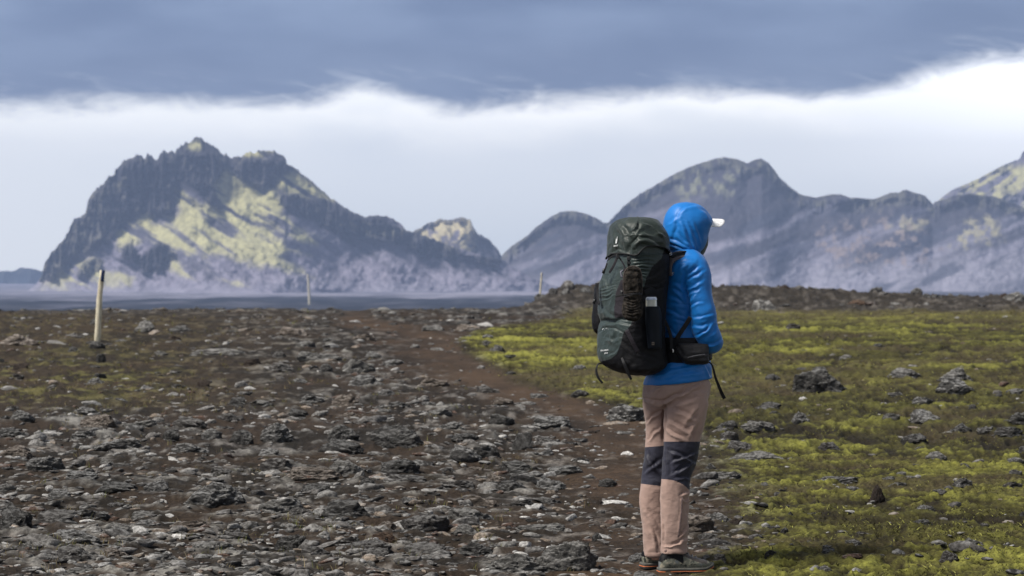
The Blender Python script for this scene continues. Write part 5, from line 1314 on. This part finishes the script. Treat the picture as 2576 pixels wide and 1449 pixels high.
    for c, ang in T:
        cx = P3(1712, 0, 9.72)[0]; px = cx+c[0]*.148; py = 9.72+c[1]*.168
        vt = np.interp(ang, [-215, -180, -110, -60, 0, 75], [846, 848, 850, 850, 868, 880]); vb = np.interp(ang, [-215, -180, -110, -60, 0, 75], [925, 925, 919, 914, 902, 896])
        zt = EYE-(vt-HV)/FP*py; zb = EYE-(vb-HV)/FP*py; nrm = np.array([c[0], c[1], 0])
        rings.append(se_ring(np.array([px, py, (zt+zb)/2]), np.array([0, 0, (zt-zb)/2]), nrm*.009, 24, 3.5))
    V, F = loft_rings(rings); put_mesh('hip_belt', (crumple(V, F, 14, .004, seed=51), F), BLACK, rt)
    # pouch on the belt
    rows = [(1706, 1776, 864.5, 9.55, .030), (1702, 1780, 867, 9.548, .040), (1701, 1781.5, 873, 9.545, .046), (1702, 1782, 885, 9.542, .050), (1708, 1782.5, 898, 9.54, .052), (1716, 1782.5, 908, 9.54, .050), (1722, 1781, 914, 9.545, .042), (1730, 1776, 916.5, 9.55, .028)]
    V, F = hloft(rows, 64, 3.6, 6); V = folds(V, F, [([(1728, 900), (1750, 895), (1782, 891)], 2.6, .008, 0), ([(1750, 868), (1753, 880), (1757, 893)], 2.2, .006, 0), ([(1704, 872), (1712, 890), (1728, 902)], 4, .007, 0)]); V = crumple(V, F, 20, .004, seed=55)
    pch = put_mesh('belt_pocket', (V, F), cloth('charcoal_pocket_cloth', (.009, .0085, .010), .6, sheen=.02, crease=.3), rt)
    put_mesh('zip', tube([P3(1730, 899.5, 9.487), P3(1750, 894.5, 9.484), P3(1770, 892, 9.49), P3(1781, 891, 9.51)], .0022, 8), plain('grey_zip', (.10, .10, .11), .5), pch)
    put_mesh('buckle', loft_rings([se_ring(P3(1786, v, 9.64), np.array([.008, 0, 0]), np.array([0, .012, 0]), 16, 4) for v in (884, 886, 902, 904)]), PLAST, rt)
    rib([(1692, 878, 9.515), (1693.5, 882, 9.515), (1693, 887, 9.515)], .004, (0, -1, 0), name='buckle', mat=CHROME)
    # loose webbing ends
    rib([(1783, 911, 9.60), (1790, 916, 9.60), (1795, 930, 9.60), (1800, 950, 9.60), (1809, 973, 9.60), (1817, 992, 9.61), (1823, 1003, 9.61)], [.007, .008, .010, .012, .015, .017, .018], (-.35, -.9, .1), name='webbing', k=5)
    rib([(1514, 914, 9.50), (1506, 915, 9.49), (1501, 924, 9.48), (1500.5, 936, 9.48), (1505, 950, 9.48), (1516, 964, 9.48)], [.007, .008, .010, .012, .012, .011], (-.5, -.85, 0), name='webbing', k=5)
    rib([(1564, 900, 9.42), (1569, 912, 9.40), (1575, 926, 9.40), (1581, 940, 9.405), (1588, 955, 9.41)], [.010, .013, .014, .014, .011], (-.2, -1, 0), name='webbing', k=5)
    for pts in ([(1497, 752, 9.60), (1495, 758, 9.60), (1493, 764, 9.60)], [(1520, 676, 9.50), (1519, 682, 9.50), (1517, 688, 9.50)]):
        put_mesh('cord_lock', tube([P3(*q) for q in pts], .007, 10), PLAST, rt)
    return rt
pack()

# ------------------------------------------------------------------ things carried on the pack
def bottle():
    m = NT('translucent_plastic', .25, .5); m.b.inputs['Transmission Weight'].default_value = .25; a = m.noise(m.coord('Object'), 20, 3, .5)
    m.done(m.mix(m.step(a, .3, .7), (.60, .62, .55), (.74, .74, .66)))
    V, F = hloft([(1630, 1646, 747.3, 9.440, .018), (1626.5, 1650, 749, 9.440, .026), (1624.5, 1652, 753, 9.440, .031), (1624.3, 1652.6, 770, 9.440, .032), (1628, 1656, 800, 9.440, .033), (1632, 1660, 850, 9.440, .033), (1634, 1660, 866, 9.442, .032), (1638, 1656, 869, 9.442, .02)], 40, 3.2, 6)
    base = tuple(P3(1647, 869, 9.442)); o = root('water_bottle', base, 'pale translucent bottle top sticking out of the rucksack side pocket', 'bottle', mesh=np_mesh('water_bottle', V-np.array(base), F, [m.m]))
    put_mesh('rim', hloft([(1627, 1650, 747.0, 9.434, .020), (1625, 1652, 750, 9.434, .028), (1624, 1653, 754, 9.434, .031), (1622.8, 1627, 756, 9.434, .031)][:3], 40, 3.2, 4), plain('bluish_rim', (.50, .56, .68), .3), o)
bottle()
def camp_shoe():
    base = tuple(P3(1591, 807, 9.37))
    rt = root('camp_shoe', base, 'dark brown camp shoe strapped upside down to the side of the rucksack', 'shoe')
    Y = 9.352
    rows = [(1587, 1597, 670.5, Y, .008), (1580, 1604, 673, Y, .018), (1575, 1609, 679, Y, .026), (1571, 1612, 690, Y, .031), (1569.5, 1614, 708, Y, .033), (1571, 1614, 726, Y, .032), (1572.5, 1613.5, 740, Y, .028), (1570, 1614.5, 752, Y, .031), (1567, 1616.5, 768, Y, .034), (1566, 1617, 782, Y, .034), (1568, 1614, 794, Y, .031), (1574, 1609, 802, Y, .024), (1584, 1600, 807, Y, .010)]
    V, F = hloft(rows, 72, 2.7, 9)
    fl = [([(1573, v0), (1590, v0+4), (1612, v0-1)], 2.6, .006, 0) for v0 in (752, 759, 766, 773, 780, 787, 794)]+[([(1576, 684), (1590, 679), (1606, 686), (1609, 706)], 4, .008, -1), ([(1580, 700), (1592, 704), (1604, 698)], 5, .007, -1), ([(1575, 735), (1592, 731), (1610, 733)], 3, .005, 0)]
    V = folds(V, F, fl); V = crumple(V, F, 28, .005, seed=61); V = crumple(V, F, 60, .003, seed=63)
    m = NT('dark_brown_fleece', .9, .15); a = m.noise(m.coord('Object'), 45, 5, .7); m.done(m.mix(m.step(a, .38, .66), (.008, .007, .006), (.036, .030, .025)), m.bump(a, .8, .006))
    put_mesh('upper', (V, F), m.m, rt)
    ed = dense([(1572.5, 740, Y-.006), (1569, 726, Y-.008), (1568.5, 705, Y-.01), (1571, 686, Y-.010), (1579, 674, Y-.008), (1592, 669.8, Y-.004), (1604, 673, Y-.008), (1612, 684, Y-.01), (1615, 705, Y-.01), (1614.5, 740, Y-.008)], 4)
    put_mesh('rim', tube([P3(*q) for q in ed], .0035, 8), plain('brown_edge_binding', (.050, .038, .033), .8), rt)
    for dv in (0, 4.5):
        put_mesh('cord', tube([P3(1570, 742+dv, Y-.012), P3(1578, 740.5+dv, Y-.036), P3(1592, 739+dv*.6, Y-.040), P3(1606, 738+dv*.4, Y-.036), P3(1615, 738+dv*.5, Y-.010)], .0026, 8), WEB, rt)
    put_mesh('loop', tube([P3(1570, 700, Y), P3(1563, 694, Y+.005), P3(1562, 684, Y+.01), P3(1568, 680, Y+.01)], .005, 8), plain('grey_loop', (.12, .12, .15), .7), rt)
camp_shoe()
# the print on the shoulder blade of the jacket
def jacket_print():
    jk = [c for c in PERSON.children if c.name.startswith('jacket')][0]; me = jk.data
    V = np.empty(len(me.vertices)*3); me.vertices.foreach_get('co', V); V = V.reshape(-1, 3)+np.array(ORG['person'])
    L = np.empty(len(me.loops), int); me.loops.foreach_get('vertex_index', L); F = L.reshape(-1, 4)
    stick('lettering', text_mesh('A.JEC', .01, shear=.2), jk, (V, F), 1690.5, 688.5, PRINT, roll=.10, off=.004, width=.036)
jacket_print()
